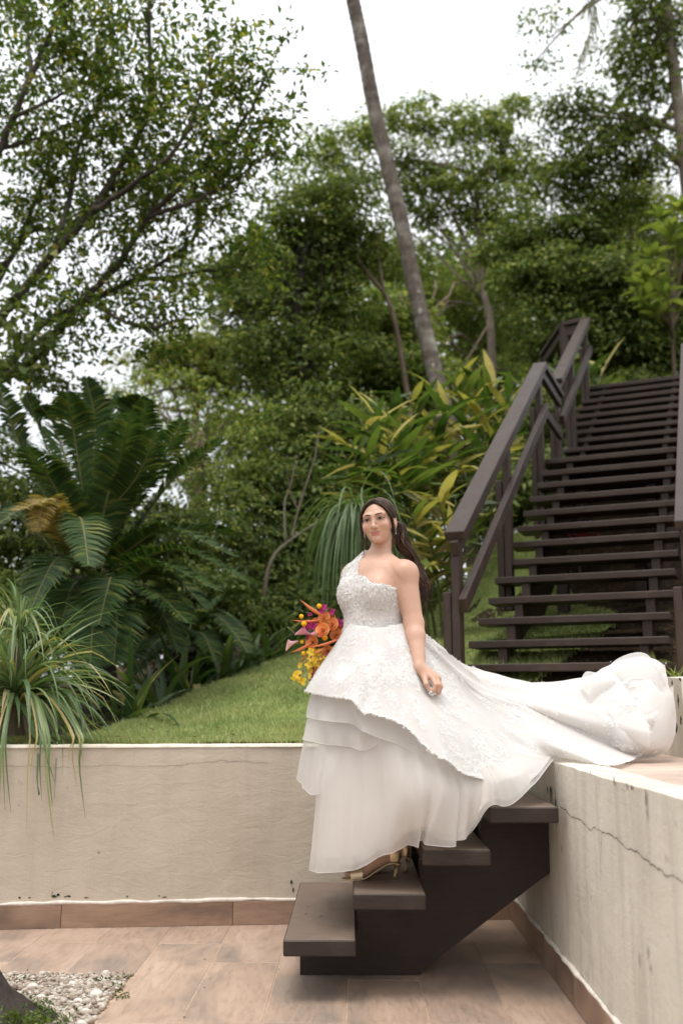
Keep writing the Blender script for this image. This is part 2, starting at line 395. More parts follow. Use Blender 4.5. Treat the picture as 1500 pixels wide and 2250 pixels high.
for (x, y, s, lab) in [(72, 2166, 20, 'white pebble at the back of the gravel bed, nearest the stump'), (158, 2160, 15, 'white pebble at the back of the gravel bed near the middle'),
                       (212, 2182, 23, 'largest rounded white pebble, right of the middle of the gravel bed'), (172, 2198, 17, 'flat white pebble in the middle of the gravel bed'),
                       (188, 2221, 18, 'white pebble in front of the flat one in the gravel bed'), (178, 2247, 19, 'white pebble at the bottom edge of the picture'),
                       (90, 2190, 17, 'white pebble beside the mossy foot of the stump'), (113, 2155, 11, 'small white pebble at the back row of the gravel')]:
    c = ZP(x, y + s * .4, 0); rr = s * .52 / F * c[1]
    V = ICO3 * np.array([rr * 1.15, rr, rr * .72]) * (1 + .09 * vnoise(ICO3 * 1.7 + x)[:, None])
    o = mesh('white_pebble', V, ICO3F, STONE_W, smooth=True, label=lab, category='pebble', group='big pebbles in the gravel'); o.location = (c[0], c[1], rr * .5)

# ================================================================== walls
def slab(c0, c1, thick, z0, z1, amp=.004, step=.07, slump=0):
    """wall from ground point c0 to c1 (its visible face), going thick away from the camera, with uneven faces and edges"""
    c0, c1 = np.array(c0, float), np.array(c1, float); d = c1 - c0; L = np.linalg.norm(d); d /= L; n = np.array([-d[1], d[0]])
    nl = max(2, int(L / step)); nh = max(2, int((z1 - z0) / step)); ntk = 3
    V = []; Fc = []; idx = {}
    def vid(i, j, kk):
        key = (i, j, kk)
        if key not in idx:
            s, h, t = L * i / nl, z0 + (z1 - z0) * j / nh, thick * kk / ntk
            p = np.array([*(c0 + d * s + n * t), h])
            q = vnoise(np.array([p * 3.1, p * 3.1 + 20, p * 3.1 + 40])) * amp + vnoise(np.array([p * 11, p * 11 + 20, p * 11 + 40])) * amp * .5
            if j == nh: q[2] += -.003 * (kk in (0, ntk)) + .004 * vnoise(p * 23)
            idx[key] = len(V); V.append(p + q)
        return idx[key]
    for i in range(nl):
        for j in range(nh):
            for kk, fl in ((0, False), (ntk, True)):
                q = (vid(i, j, kk), vid(i + 1, j, kk), vid(i + 1, j + 1, kk), vid(i, j + 1, kk)); Fc.append(q[::-1] if fl else q)
        for kk in range(ntk):
            Fc.append((vid(i, nh, kk), vid(i + 1, nh, kk), vid(i + 1, nh, kk + 1), vid(i, nh, kk + 1)))
    for j in range(nh):
        for kk in range(ntk):
            for i, fl in ((0, True), (nl, False)):
                q = (vid(i, j, kk), vid(i, j, kk + 1), vid(i, j + 1, kk + 1), vid(i, j + 1, kk)); Fc.append(q if fl else q[::-1])
    return np.array(V), Fc, d, n, L
def skirting(parent, c0, d, n, L, z0, h, cuts, bead=True, thick=.012):
    s0 = 0
    for s1 in list(cuts) + [L]:
        V, Fc = bevelbox(s0 + .0015, s1 - .0015, -thick, .004, z0 + .001, z0 + h, .0015)
        P = np.stack([c0[0] + d[0] * V[:, 0] + n[0] * V[:, 1], c0[1] + d[1] * V[:, 0] + n[1] * V[:, 1], V[:, 2]], -1)
        mid = P.mean(0); Q = P - mid; ang = math.atan2(d[1], d[0]) - PI / 2     # grain of the tile along its length
        ca, sa = math.cos(-ang), math.sin(-ang)
        Q = np.stack([Q[:, 0] * ca - Q[:, 1] * sa, Q[:, 0] * sa + Q[:, 1] * ca, Q[:, 2]], -1)
        t = mesh('skirting_tile', Q, Fc, TILE_DK, parent); t.location = mid; t.rotation_euler = (0, 0, ang)
        s0 = s1
    if bead:
        ns = int(L / .02); s = np.linspace(0, L, ns)
        pth = np.stack([c0[0] + d[0] * s + n[0] * (-thick * .4), c0[1] + d[1] * s + n[1] * (-thick * .4), z0 + h + .004 + .004 * vnoise(np.stack([s * 9, s * 0, s * 0 + z0], -1))], -1)
        V, Fc = tube(pth,   .0085 + .0035 * vnoise(np.stack([s * 14, s * 0 + 5, s * 0], -1)), 7)
        mesh('mortar_bead', V, Fc, MORTAR, parent, True)
FD = nrm(np.array([1.447, .143])); WL = np.array([-.343, 5.485])
cA = WL - FD * 3.6; cB = WL + FD * 1.19
V, Fc, d, n, L = slab(cA, cB, .16, -.02, .905)
wall = mesh('garden_wall', V, Fc, PLASTER, smooth=False, label='low beige plastered wall in front of the lawn, left of the steps', category='wall')
skirting(wall, cA, d, n, L, 0, .118, (.55, 1.75, 2.45, 3.32, 4.1))
# cream coat on its top edge
s = np.linspace(0, L, 90); pth = np.stack([cA[0] + d[0] * s + n[0] * .075, cA[1] + d[1] * s + n[1] * .075, s * 0], -1)
rows = []
for t_, z_ in ((-.082, .897), (-.079, .909), (.0, .9115), (.08, .909)):
    rows.append(np.stack([pth[:, 0] + n[0] * t_, pth[:, 1] + n[1] * t_, z_ + .0016 * vnoise(np.stack([s * 12, s * 0 + t_ * 9, s * 0], -1))], -1))
mesh('cream_coping', np.array(rows), grid_faces(4, 90), PAINT_TOP, wall, True)
def crack(parent, pts, width, off, name='crack', mat_=CRACK):
    """thin dark line, a hair in front of the wall face; pts are places on the face"""
    pts = np.array(pts); n_ = len(pts); V = []
    for i, p in enumerate(pts):
        w_ = width * (.35 + .9 * abs(vnoise(np.array([i * .37, 3.3, off[0]])))) * (.3 if i in (0, n_ - 1) else 1)
        V += [p + np.array(off) + np.array([0, 0, w_]), p + np.array(off) - np.array([0, 0, w_])]
    Fc = [(2 * i, 2 * i + 1, 2 * i + 3, 2 * i + 2) for i in range(n_ - 1)]
    mesh(name, V, Fc, mat_, parent)
def on_front(px, py):
    r = FW + RT * (px - CXP) / F + UPV * (CYP - py) / F; nn = np.array([-FD[1], FD[0]])
    t = ((WL - CAM[:2]) @ nn) / (r[:2] @ nn); return CAM + r * t
off = np.array([FD[1], -FD[0], 0]) * .0045
path = spline([on_front(*p) for p in ((-20, 1685), (60, 1683), (150, 1687), (230, 1681), (320, 1684), (400, 1681), (430, 1676), (520, 1672), (590, 1678))], 110)
path[:, 2] += rng.normal(0, .0011, len(path)) + .004 * vnoise(np.stack([path[:, 0] * 23, path[:, 0] * 0, path[:, 0] * 0], -1))
crack(wall, path, .0012, off, mat_=plain('fine_crack', (.27, .22, .17), 1, 0, .3, 60).m)
for (x, y, wd, hh) in ((120, 1969, 14, 5), (129, 1966, 8, 7), (152, 1969, 10, 4), (144, 1970, 6, 3), (190, 1972, 12, 2.5), (280, 1970, 4, 4), (362, 1971, 12, 2.5), (44, 1972, 5, 4), (350, 1968, 4, 3), (116, 1962, 4, 3), (66, 1972, 7, 2.5), (640, 1938, 5, 12), (644, 1955, 4, 10)):
    c = on_front(x, y); q = []
    for k in range(9):
        aa = 2 * PI * k / 9; rr = rng.uniform(.5, 1.1); q.append(c + off * .8 + np.array([FD[0], FD[1], 0]) * wd * .5 * math.cos(aa) * rr / F * 5.6 + np.array([0, 0, hh * .5 * math.sin(aa) * rr / F * 5.6]))
    mesh('mould_patch', q, [tuple(range(9))], MOULD, wall)
# ---- deck wall on the right
DWX = .845; DZ = .886
V, Fc, d, n, L = slab((DWX, 6.75), (DWX, 1.2), .15, -.02, DZ, .005, .06)
dwall = mesh('deck_wall', V, Fc, PLASTER_W, label='cracked weathered cream retaining wall of the raised deck, at right', category='wall')
skirting(dwall, np.array((DWX, 5.66)), d, n, 4.46, 0, .125, (.42, 1.02, 1.62, 2.25, 2.85, 3.4))
def on_deckwall(px, py):
    r = FW + RT * (px - CXP) / F + UPV * (CYP - py) / F; t = DWX / r[0]; return CAM + r * t
path = spline([on_deckwall(*p) for p in ((1232, 1772), (1245, 1780), (1258, 1796), (1275, 1800), (1292, 1818), (1300, 1824), (1308, 1819), (1325, 1828), (1345, 1836), (1362, 1848), (1378, 1864), (1390, 1866), (1415, 1884), (1435, 1902), (1455, 1913), (1470, 1928), (1482, 1922), (1500, 1938), (1530, 1960))], 150)
path[:, 2] += rng.normal(0, .0016, len(path)) + .003 * vnoise(np.stack([path[:, 1] * 40, path[:, 1] * 0, path[:, 1] * 0], -1))
crack(dwall, path, .0022, (-.0055, 0, 0))
for pts, w_ in ((((1323, 1830), (1324, 1860), (1321, 1890), (1322, 1908)), .0012),):
    q = [on_deckwall(*p) for p in pts]; q = spline(q, 14); V = []
    for p in q: V += [p + np.array([-.0055, w_, 0]), p + np.array([-.0055, -w_, 0])]
    mesh('crack', V, [(2 * i, 2 * i + 1, 2 * i + 3, 2 * i + 2) for i in range(len(q) - 1)], CRACK, dwall)
def blotch(parent, px, py, wpx, hpx, on, offv, along, dist, mat_=MOULD):
    c = on(px, py); q = []
    for k in range(10):
        aa = 2 * PI * k / 10; rr = rng.uniform(.45, 1.1)
        q.append(c + np.array(offv) + np.array(along) * wpx * .5 * math.cos(aa) * rr / F * dist + np.array([0, 0, hpx * .5 * math.sin(aa) * rr / F * dist]))
    mesh('mould_patch', q, [tuple(range(10))], mat_, parent)
DIRT = plain('grey_streak_dirt', (.30, .27, .22), 1, 0, .3, 60).m
for (x, y, w_, h_) in ((1222, 1760, 9, 30), (1212, 1745, 16, 26), (1205, 1736, 12, 18), (1224, 1800, 6, 34), (1352, 1716, 7, 12), (1380, 1728, 6, 9), (1391, 1731, 8, 6), (1422, 1755, 7, 18), (1229, 1688, 4, 12), (1300, 1697, 6, 4)):
    blotch(dwall, x, y, w_ * .7, h_, on_deckwall, (-.006, 0, 0), (0, 1, 0), 6.5)
for (x, y, w_, h_) in ((1424, 1790, 4, 26), (1426, 2094, 5, 22), (1432, 2128, 4, 14), (1300, 2108, 3, 26), (1292, 1950, 2, 40), (1235, 1865, 5, 18), (1407, 2110, 4, 30), (1466, 1885, 4, 16), (1290, 2140, 5, 30), (1233, 2055, 3, 20)):
    blotch(dwall, x, y, w_, h_, on_deckwall, (-.006, 0, 0), (0, 1, 0), 5, DIRT)
# deck floor and its tiles
deck = mesh('deck_floor', [(.98, 1.2, .862), (4.6, 1.2, .862), (4.6, 6.4, .862), (.98, 6.4, .862)], [(0, 1, 2, 3)], GROUT, kind='structure')
for iy in range(17):
    for ix in range(4):
        x0 = .997 + (ix - (.5 if iy % 2 else 0)) * 1.2; x1 = x0 + 1.2; y0 = 1.25 + iy * .3
        x0 = max(x0, .997)
        if x1 > 4.6 or x0 > 3.4: continue
        V, Fc = bevelbox(-.148, .148, -(x1 - x0) / 2 + .002, (x1 - x0) / 2 - .002, -.01, .0, .0012)
        t = mesh('tile', V, Fc, DECKT, deck); t.location = ((x0 + x1) / 2, y0 + .15, .872); t.rotation_euler = (0, 0, PI / 2)
DECKZ = .873
# planter wall at the far right of the deck and the ledge under the stairs
SA = math.radians(23); SD = np.array([math.sin(SA), math.cos(SA)]); SL = np.array([math.cos(SA), -math.sin(SA)])
pc = ZP(1455, 1657, DECKZ)
V, Fc, d, n, L = slab((pc[0], 4.86), (pc[0] + 1.3, 4.86), .7, .85, 1.255, .006, .06)
pw = mesh('planter_wall', V, Fc, PLASTER_W, label='stained cream planter wall behind the heap of the train', category='wall')
skirting(pw, np.array((pc[0], 4.86)), d, n, L, DECKZ, .11, (.03, .6), bead=False)
for (x, y, w_, h_) in ((1475, 1500, 5, 14), (1492, 1493, 6, 10), (1488, 1540, 5, 40), (1494, 1580, 6, 30), (1466, 1520, 4, 20), (1484, 1600, 8, 26), (1478, 1560, 3, 30)):
    blotch(pw, x, y, w_, h_, lambda a, b: U(a, b, 4.853), (0, -.004, 0), (1, 0, 0), 4.86)
lc = U(1180, 1520, 6.55)
V, Fc, d, n, L = slab(lc[:2] - SL * .85, lc[:2] + SL * 1.9, .75, .85, 1.19, .006, .09)
mesh('stair_plinth', V, Fc, PLASTER_W, label='cream plastered plinth at the foot of the long stairs', category='plinth')

# ================================================================== the short steps the bride stands on
SF = 4.065; SBK = 5.33
fl = [(622, 2066), (775, 1964), (928, 1867), (1074, 1774)]; fr = [782, 936, 1078, 1226]
steps = empty('short_stair', (.2, 4.7, 0), 'short dark timber stair up to the deck, under the bride', 'stair')
tx0, tx1, tz = [], [], []
for (x, y), xr in zip(fl, fr):
    p = U(x, y, SF); q = U(xr, y, SF); tx0.append(p[0]); tx1.append(min(q[0], DWX - .004)); tz.append(p[2])
TH = .060
for i in range(4):
    V, Fc = bevelbox(tx0[i], tx1[i], SF, SBK - .02 * i, tz[i] - TH, tz[i], .005)
    V = V + np.stack([0 * V[:, 0], 0 * V[:, 0], .002 * vnoise(V * 2.3)], -1)
    V[:, 1] += -.045 * (V[:, 0] - tx0[0]) * 0
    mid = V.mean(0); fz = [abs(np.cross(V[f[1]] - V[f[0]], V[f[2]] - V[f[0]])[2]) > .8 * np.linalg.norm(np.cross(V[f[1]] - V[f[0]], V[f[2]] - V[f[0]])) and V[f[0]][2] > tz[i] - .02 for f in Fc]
    me_t = raw_mesh('tread', V - mid, Fc, [WOOD2B, TREADM], False, [1 if q else 0 for q in fz])       # paler top: light from above put into the colour, besides worn stain
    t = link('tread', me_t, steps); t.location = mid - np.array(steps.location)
    for yy in (SF + .28, SF + .95):
        V2 = np.array([(math.cos(a) * .006, math.sin(a) * .006, 0) for a in np.arange(8) * PI / 4] + [(0, 0, .0015)])
        sc_ = mesh('screw_head', V2 + np.array([.06 - 0 * mid[0], yy - mid[1], TH / 2 + .0025]), [(k, (k + 1) % 8, 8) for k in range(8)], SCREW, t)
for yy in (4.49, 5.12):
    xs_ = lambda px: U(px, 2000, 4.49)[0]
    A = []
    zt = [z - TH for z in tz]
    A += [(xs_(660), .002), (xs_(911), .002)]
    pe = U(1206, 1918, 4.49); A += [(DWX - .003, pe[2])]
    A += [(DWX - .003, zt[3] - .0005)]
    for i in (3, 2, 1):
        x_in = tx0[i] + .045
        A += [(x_in + .02, zt[i] - .0005), (x_in - .03, zt[i] - .045), (x_in - .03, zt[i - 1] - .0005)]
    A += [(xs_(660), zt[0] - .0005)]
    V, Fc = extrude_poly(A, lambda a_, b_, t_: (a_, t_, b_), yy, yy + .075)
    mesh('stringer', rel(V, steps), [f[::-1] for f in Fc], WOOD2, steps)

# ================================================================== the long stairs up the hill
RISE, GO = .18, .24 / math.cos(SA)
P1 = np.array([.83, 7.14]); Z1 = 1.563
def st(i): return P1 + SD * GO * (i - 1), Z1 + RISE * (i - 1)
stairs = empty('long_stair', (1.2, 7.0, 1.4), 'long open dark timber stair climbing the hill behind the train', 'stair')
def lboard(org, z, s0, s1, l0, l1, th, name, parent, bev=.005):
    V, Fc = bevelbox(l0, l1, s0, s1, z - th, z, bev)
    P = np.stack([org[0] + SL[0] * V[:, 0] + SD[0] * V[:, 1], org[1] + SL[1] * V[:, 0] + SD[1] * V[:, 1], V[:, 2]], -1)
    mid = P.mean(0); Q = P - mid
    ca, sa = math.cos(SA), math.sin(SA); Q = np.stack([Q[:, 0] * ca - Q[:, 1] * sa, Q[:, 0] * sa + Q[:, 1] * ca, Q[:, 2]], -1)
    t = mesh(name, Q, Fc, WOOD, parent); t.location = mid - np.array(parent.location); t.rotation_euler = (0, 0, -SA); return t
TW = 1.36
for i in range(0, 12):
    o_, z_ = st(i); lboard(o_, z_ + rng.uniform(-.004, .004), 0, .265, rng.uniform(-.012, .012), TW + rng.uniform(-.01, .01), .052, 'tread', stairs)
o12, z12 = st(12)
for k in range(6): lboard(o12, z12 + rng.uniform(-.002, .002), k * .285, k * .285 + .275, -.05, TW, .05, 'landing_board', stairs)
F2 = np.array([2.64, 12.11]) + SL * (-.02); Z2 = 4.25
def st2(j): return F2 + SD * GO * (j - 4), Z2 + RISE * (j - 4)
for j in range(1, 12):
    o_, z_ = st2(j); lboard(o_, z_, 0, .265, rng.uniform(-.012, .012), TW + .2, .052, 'tread', stairs)
o_, z_ = st2(12)
for k in range(5): lboard(o_, z_, k * .285, k * .285 + .275, -.05, TW + .25, .055, 'landing_board', stairs)
def saw(org, zz, i0, i1, lat, fn, name):
    A = []
    for i in range(i0, i1 + 1):
        s_ = GO * (i - i0); z = zz + RISE * (i - i0) - .053
        A += [(s_ + .03, z - (RISE if i > i0 else .30)), (s_ + .03, z)]
    s_e, z_e = GO * (i1 - i0) + .30, zz + RISE * (i1 - i0) - .053
    A += [(s_e, z_e), (s_e, z_e - .45), (.03 + .12, zz - .053 - .42), (.03, zz - .053 - .42)]
    def f(a_, b_, t_): p = org + SD * a_ + SL * t_; return (p[0], p[1], b_)
    V, Fc = extrude_poly(A, f, lat, lat + .062)
    mesh(name, rel(V, stairs), Fc, WOOD, stairs)
o0, z0_ = st(0)
for lat in (.20, 1.16): saw(o0, z0_, 0, 12, lat, st, 'stringer')
oj, zj = st2(1)
for lat in (.22, 1.2): saw(oj, zj, 1, 12, lat, st2, 'stringer')
def tim(a, b, w, h, name, parent=stairs, bev=.005, upv=(0, 0, 1)):
    V, Fc = beam(a, b, w, h, bev, upv); a = np.asarray(a, float)
    d = nrm(np.asarray(b, float) - a); mid = V.mean(0)
    s_, d_, t_ = frame(d, upv); R = np.stack([d_, s_, t_])          # long axis becomes local x so the grain runs along it
    Q = (V - mid) @ R.T
    t = mesh(name, Q, Fc, WOOD, parent); t.matrix_world = Matrix.Identity(4)
    M = Matrix([[*[R[c][r] for c in range(3)], mid[r] - np.array(parent.location)[r]] for r in range(3)] + [[0, 0, 0, 1]])
    t.matrix_basis = M
    return t
def v3(p2, z): return np.array([p2[0], p2[1], z])
r0 = U(998, 1178, 6.45); r1 = U(1186, 803, 9.75)
def rail_set(a, b, posts, mid_drop=.46, ext=.0, postlen=1.35):
    a, b = np.array(a), np.array(b); d = b - a
    tim(a, b, .135, .065, 'handrail')
    tim(a + np.array([0, 0, -.085]), b + np.array([0, 0, -.085]), .055, .10, 'rail_backing')
    tim(a + d * .0 + np.array([0, 0, -mid_drop]) + np.array([SL[0], SL[1], 0]) * .045, b + np.array([0, 0, -mid_drop]) + np.array([SL[0], SL[1], 0]) * .045, .05, .105, 'middle_rail')
    for t, down in posts:
        p = a + d * t; s3 = np.array([SD[0], SD[1], 0]); l3 = np.array([SL[0], SL[1], 0])
        q = p - l3 * .012 + np.array([0, 0, -.05])
        tim(q, q - np.array([0, 0, down]), .055, .10, 'post', upv=(SD[0], SD[1], 0))
        q2 = p - l3 * .072 + np.array([0, 0, -.42])
        tim(q2, q2 - np.array([0, 0, down - .37]), .055, .10, 'post', upv=(SD[0], SD[1], 0))
rail_set(r0, r1, [(.025, 1.15), (.50, 1.45), (.975, 1.7)])
rR0 = r0 + np.array([SL[0], SL[1], 0]) * 1.44 + np.array([0, 0, -.03]); rR1 = r1 + np.array([SL[0], SL[1], 0]) * 1.44
rail_set(rR0, rR1, [(.025, 1.15), (.50, 1.45), (.975, 1.7)])
l1 = U(1226, 852, 10.75); l1[2] = r1[2] - .01
tim(r1, l1, .12, .06, 'landing_handrail'); tim(r1 - np.array([0, 0, .085]), l1 - np.array([0, 0, .085]), .055, .10, 'rail_backing'); tim(r1 - np.array([0, 0, .46]), l1 - np.array([0, 0, .46]), .05, .105, 'middle_rail')
r2 = U(1286, 703, 13.9)
a2 = U(1221, 838, 10.85)
rail_set(a2, r2, [(.03, 1.75), (.45, 1.9), (.97, 1.9)])
r3 = U(1236, 702, 14.1); r3[2] = r2[2] + .0; r4 = U(1192, 772, 15.4); r4[2] = r2[2]
tim(r2, r3, .12, .06, 'landing_handrail'); tim(r3, r4, .12, .06, 'landing_handrail')
tim(r2 - np.array([0, 0, .12]), r3 - np.array([0, 0, .12]), .05, .14, 'rail_backing'); tim(r3 - np.array([0, 0, .12]), r4 - np.array([0, 0, .12]), .05, .12, 'rail_backing')
tim(r3 - np.array([0, 0, .04]), r3 - np.array([0, 0, 2.2]), .11, .11, 'post', upv=(1, 0, 0)); tim(r4 - np.array([0, 0, .04]), r4 - np.array([0, 0, 2.2]), .11, .11, 'post', upv=(1, 0, 0))
# legs under the stairs
for i, lat in ((5, .42), (5, 1.05), (11, .33), (11, 1.0)):
    o_, z_ = st(i); p = o_ + SD * .3 + SL * lat
    tim(v3(p, z_ - .06), v3(p, float(hill(p[0], p[1])) - .1), .09, .11, 'support_post', upv=(SD[0], SD[1], 0))
for j, lat in ((3, .25), (3, 1.2), (8, .25), (8, 1.2), (12, .25), (12, 1.2)):
    o_, z_ = st2(j); p = o_ + SD * .3 + SL * lat
    tim(v3(p, z_ - .06), v3(p, float(hill(p[0], p[1])) - .1), .09, .11, 'support_post', upv=(SD[0], SD[1], 0))
# ================================================================== plants
G_TREE = leafmat('leaf_left_tree', [(0, (0.044, 0.075, 0.016)), (.45, (0.083, 0.133, 0.025)), (.8, (0.150, 0.204, 0.040)), (.94, (0.286, 0.291, 0.064)), (1, (0.428, 0.349, 0.088))], .42, .62, .18)
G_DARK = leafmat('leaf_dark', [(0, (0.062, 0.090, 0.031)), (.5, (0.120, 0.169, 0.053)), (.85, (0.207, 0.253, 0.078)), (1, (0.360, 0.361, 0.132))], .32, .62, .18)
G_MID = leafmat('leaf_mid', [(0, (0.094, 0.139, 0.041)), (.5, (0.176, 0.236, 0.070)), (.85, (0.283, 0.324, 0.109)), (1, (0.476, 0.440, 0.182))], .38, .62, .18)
G_YEL = leafmat('leaf_yellow_green', [(0, (0.130, 0.160, 0.036)), (.5, (0.221, 0.253, 0.066)), (.85, (0.259, 0.267, 0.083)), (1, (0.362, 0.333, 0.120))], .38, .62, .18)
G_CYC = leafmat('leaf_cycad', [(0, (0.027, 0.058, 0.018)), (.5, (0.045, 0.086, 0.023)), (.85, (0.084, 0.125, 0.027)), (1, (0.183, 0.181, 0.040))], .24, .55, .22)
G_CYCY = leafmat('leaf_cycad_yellow', [(0, (.12, .11, .03)), (.5, (.32, .21, .05)), (1, (.42, .33, .12))], .3)
G_PONY = leafmat('leaf_ponytail', [(0, (0.085, 0.147, 0.059)), (.5, (0.147, 0.225, 0.095)), (.85, (0.233, 0.296, 0.140)), (1, (0.373, 0.389, 0.207))], .3, .45, .5, 'obj')
G_PONYY = leafmat('leaf_ponytail_dry', [(0, (.30, .26, .07)), (.5, (.42, .36, .14)), (1, (.48, .38, .24))], .3, .6, .3, 'obj')
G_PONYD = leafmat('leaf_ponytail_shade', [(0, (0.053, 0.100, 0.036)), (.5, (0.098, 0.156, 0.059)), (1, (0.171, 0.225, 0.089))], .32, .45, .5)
G_GING = leafmat('leaf_ginger', [(0, (.030, .062, .014)), (.5, (.075, .125, .028)), (1, (.16, .21, .05))], .32, .42, .4, 'obj')
G_GINGY = leafmat('leaf_ginger_variegated', [(0, (.20, .21, .05)), (.5, (.38, .34, .10)), (1, (.52, .44, .18))], .34, .45, .4, 'obj')
G_GINGD = leafmat('leaf_ginger_dry', [(0, (.34, .27, .09)), (.5, (.48, .40, .22)), (1, (.56, .47, .30))], .3, .6, .3, 'obj')
G_SHRUB = leafmat('leaf_shrub', [(0, (0.103, 0.144, 0.031)), (.5, (0.179, 0.237, 0.053)), (1, (0.289, 0.325, 0.089))], .36, .38, .5, 'obj')
G_STRAP = leafmat('leaf_strap', [(0, (0.029, 0.063, 0.019)), (.5, (0.059, 0.105, 0.029)), (1, (0.125, 0.175, 0.047))], .28, .42, .5, 'obj')
G_RED = leafmat('leaf_red', [(0, (.14, .010, .022)), (1, (.26, .03, .04))], .3, .45, .4, 'obj')
G_MOSS = leafmat('leaf_moss', [(0, (.045, .075, .015)), (.6, (.10, .15, .025)), (1, (.18, .22, .05))], .3)
def barkmat(name, a, b, c, ring=0):
    m = MT(name, .9, .2)
    n1 = m.noise(5, 6, .7, m.co((3, 3, 1))); n2 = m.noise(2.0, 4, .6)
    col = m.mix(m.ramp(n2, [(.5, (0, 0, 0)), (.68, (1, 1, 1))]), m.ramp(n1, [(.3, a), (.7, b)]), c)
    m.color(col); m.bump(n1, .7, .02); return m.m
BARK_D = barkmat('bark_dark', (.022, .017, .014), (.060, .048, .040), (.10, .085, .07))
BARK_L = barkmat('bark_branch', (.040, .032, .026), (.095, .078, .064), (.16, .14, .115))
BARK_P = barkmat('bark_pale', (.16, .125, .095), (.30, .245, .19), (.38, .33, .27))
BARK_C = barkmat('bark_coconut', (.085, .068, .054), (.20, .165, .135), (.36, .33, .28))
BARK_T = barkmat('bark_twig', (.10, .070, .048), (.20, .15, .105), (.26, .2, .15))
PETIOLE = plain('petiole', (.13, .13, .04), .6).m
PET_Y = plain('petiole_pale', (.22, .20, .07), .6).m

def leaf_cards(P, Dr, Nm, L, Wd, fold=.25, droop=.12):
    """one 6-corner folded leaf for each row: base P, direction Dr, face normal Nm"""
    n = len(P); Dr = nrm(Dr); Sd = nrm(np.cross(Dr, Nm)); Nn = np.cross(Sd, Dr)
    L = np.broadcast_to(L, (n,))[:, None]; Wd = np.broadcast_to(Wd, (n,))[:, None]
    b = P; m = P + Dr * L * .48 + Nn * 0; t = P + Dr * L - Nn * L * droop
    l = P + Dr * L * .45 + Sd * Wd * .5 + Nn * Wd * fold; r = P + Dr * L * .45 - Sd * Wd * .5 + Nn * Wd * fold
    V = np.stack([b, l, t, r], 1).reshape(-1, 3)
    o = (np.arange(n) * 4)[:, None]
    Fs = np.concatenate([o + np.array([[0, 2, 1]]), o + np.array([[0, 3, 2]])])
    return V, Fs
def blob(px, py, D, rx, ry, rd=None):
    c = U(px, py, D); k = (c[1] * cp) / F
    return c, np.array([rx * k, (rd if rd else (rx + ry) * .5 * k), ry * k])
def crown_leaves(blobs, per, L, clump=.16, ncl=None, up=.7, asp=.5):
    PP, DD, NN = [], [], []; C = []
    for (c, r), n in zip(blobs, per if isinstance(per, (list, tuple)) else [per] * len(blobs)):
        k = max(6, int(n / 26)); q = nrm(rng.normal(size=(k, 3))) * (rng.random((k, 1)) ** .42) * r * (1 + .25 * rng.normal(size=(k, 1)))
        cc = c + q; C.append(cc)
        idx = rng.integers(0, k, n); s = clump * rng.uniform(.6, 1.5, k)[idx]
        off = rng.normal(size=(n, 3)) * s[:, None] * np.array([1, 1, .55]); p = cc[idx] + off
        d = nrm(off + .5 * nrm(q)[idx] * clump) + rng.normal(size=(n, 3)) * .5 + np.array([0, 0, -.25])
        PP.append(p); DD.append(d); NN.append(rng.normal(size=(n, 3)) * .6 + np.array([0, -.15, up]))
    P = np.concatenate(PP); n = len(P); ll = L * rng.uniform(.65, 1.3, n)
    V, Fs = leaf_cards(P, np.concatenate(DD), np.concatenate(NN), ll, ll * asp * rng.uniform(.8, 1.2, n))
    return V, Fs, np.concatenate(C)
def spray_leaves(blobs, per, L, clump, asp=.5, mul=1.8):
    """foliage in flat umbrella-like sprays, dense on top, open between them"""
    PP, DD, NN, C = [], [], [], []
    for (c, r), n in zip(blobs, per):
        n = int(n * mul); k = max(5, int(n / 75)); q = nrm(rng.normal(size=(k, 3))) * (rng.random((k, 1)) ** .4) * r * (1 + .18 * rng.normal(size=(k, 1)))
        cc = c + q; C.append(cc); idx = rng.integers(0, k, n); s = (clump * 1.75 * rng.uniform(.55, 1.5, k))[idx]
        a = rng.random(n) * 2 * PI; rr = np.sqrt(rng.random(n)); rad = np.stack([np.cos(a), np.sin(a), 0 * a], -1)
        tilt = rng.normal(0, .28, (k, 2))[idx]
        p = cc[idx] + rad * (rr * s)[:, None]; p[:, 2] += s * (.42 * (1 - rr ** 2) + rng.normal(0, .13, n)) + (tilt * rad[:, :2]).sum(-1) * rr * s
        PP.append(p); DD.append(rad * .8 + rng.normal(0, .45, (n, 3)) + np.array([0, 0, -.35])); NN.append(rad * (.45 * rr)[:, None] + rng.normal(0, .35, (n, 3)) + np.array([0, 0, 1.0]))
    P = np.concatenate(PP); n = len(P); ll = L * .80 * rng.uniform(.65, 1.3, n)
    V, Fs = leaf_cards(P, np.concatenate(DD), np.concatenate(NN), ll, ll * asp * rng.uniform(.8, 1.2, n))
    return V, Fs, np.concatenate(C)
def limb(a, b, r0_, r1_, sag=.0, n=7, wob=.06):
    a, b = np.asarray(a), np.asarray(b); t = np.linspace(0, 1, n)[:, None]; L = np.linalg.norm(b - a)
    p = a + (b - a) * t + np.array([0, 0, 1]) * (sag * L * t * (1 - t) * 4) + rng.normal(0, wob * L / n, (n, 3)) * (t * (1 - t) * 4)
    return tube(p, np.linspace(r0_, r1_, n), 6)
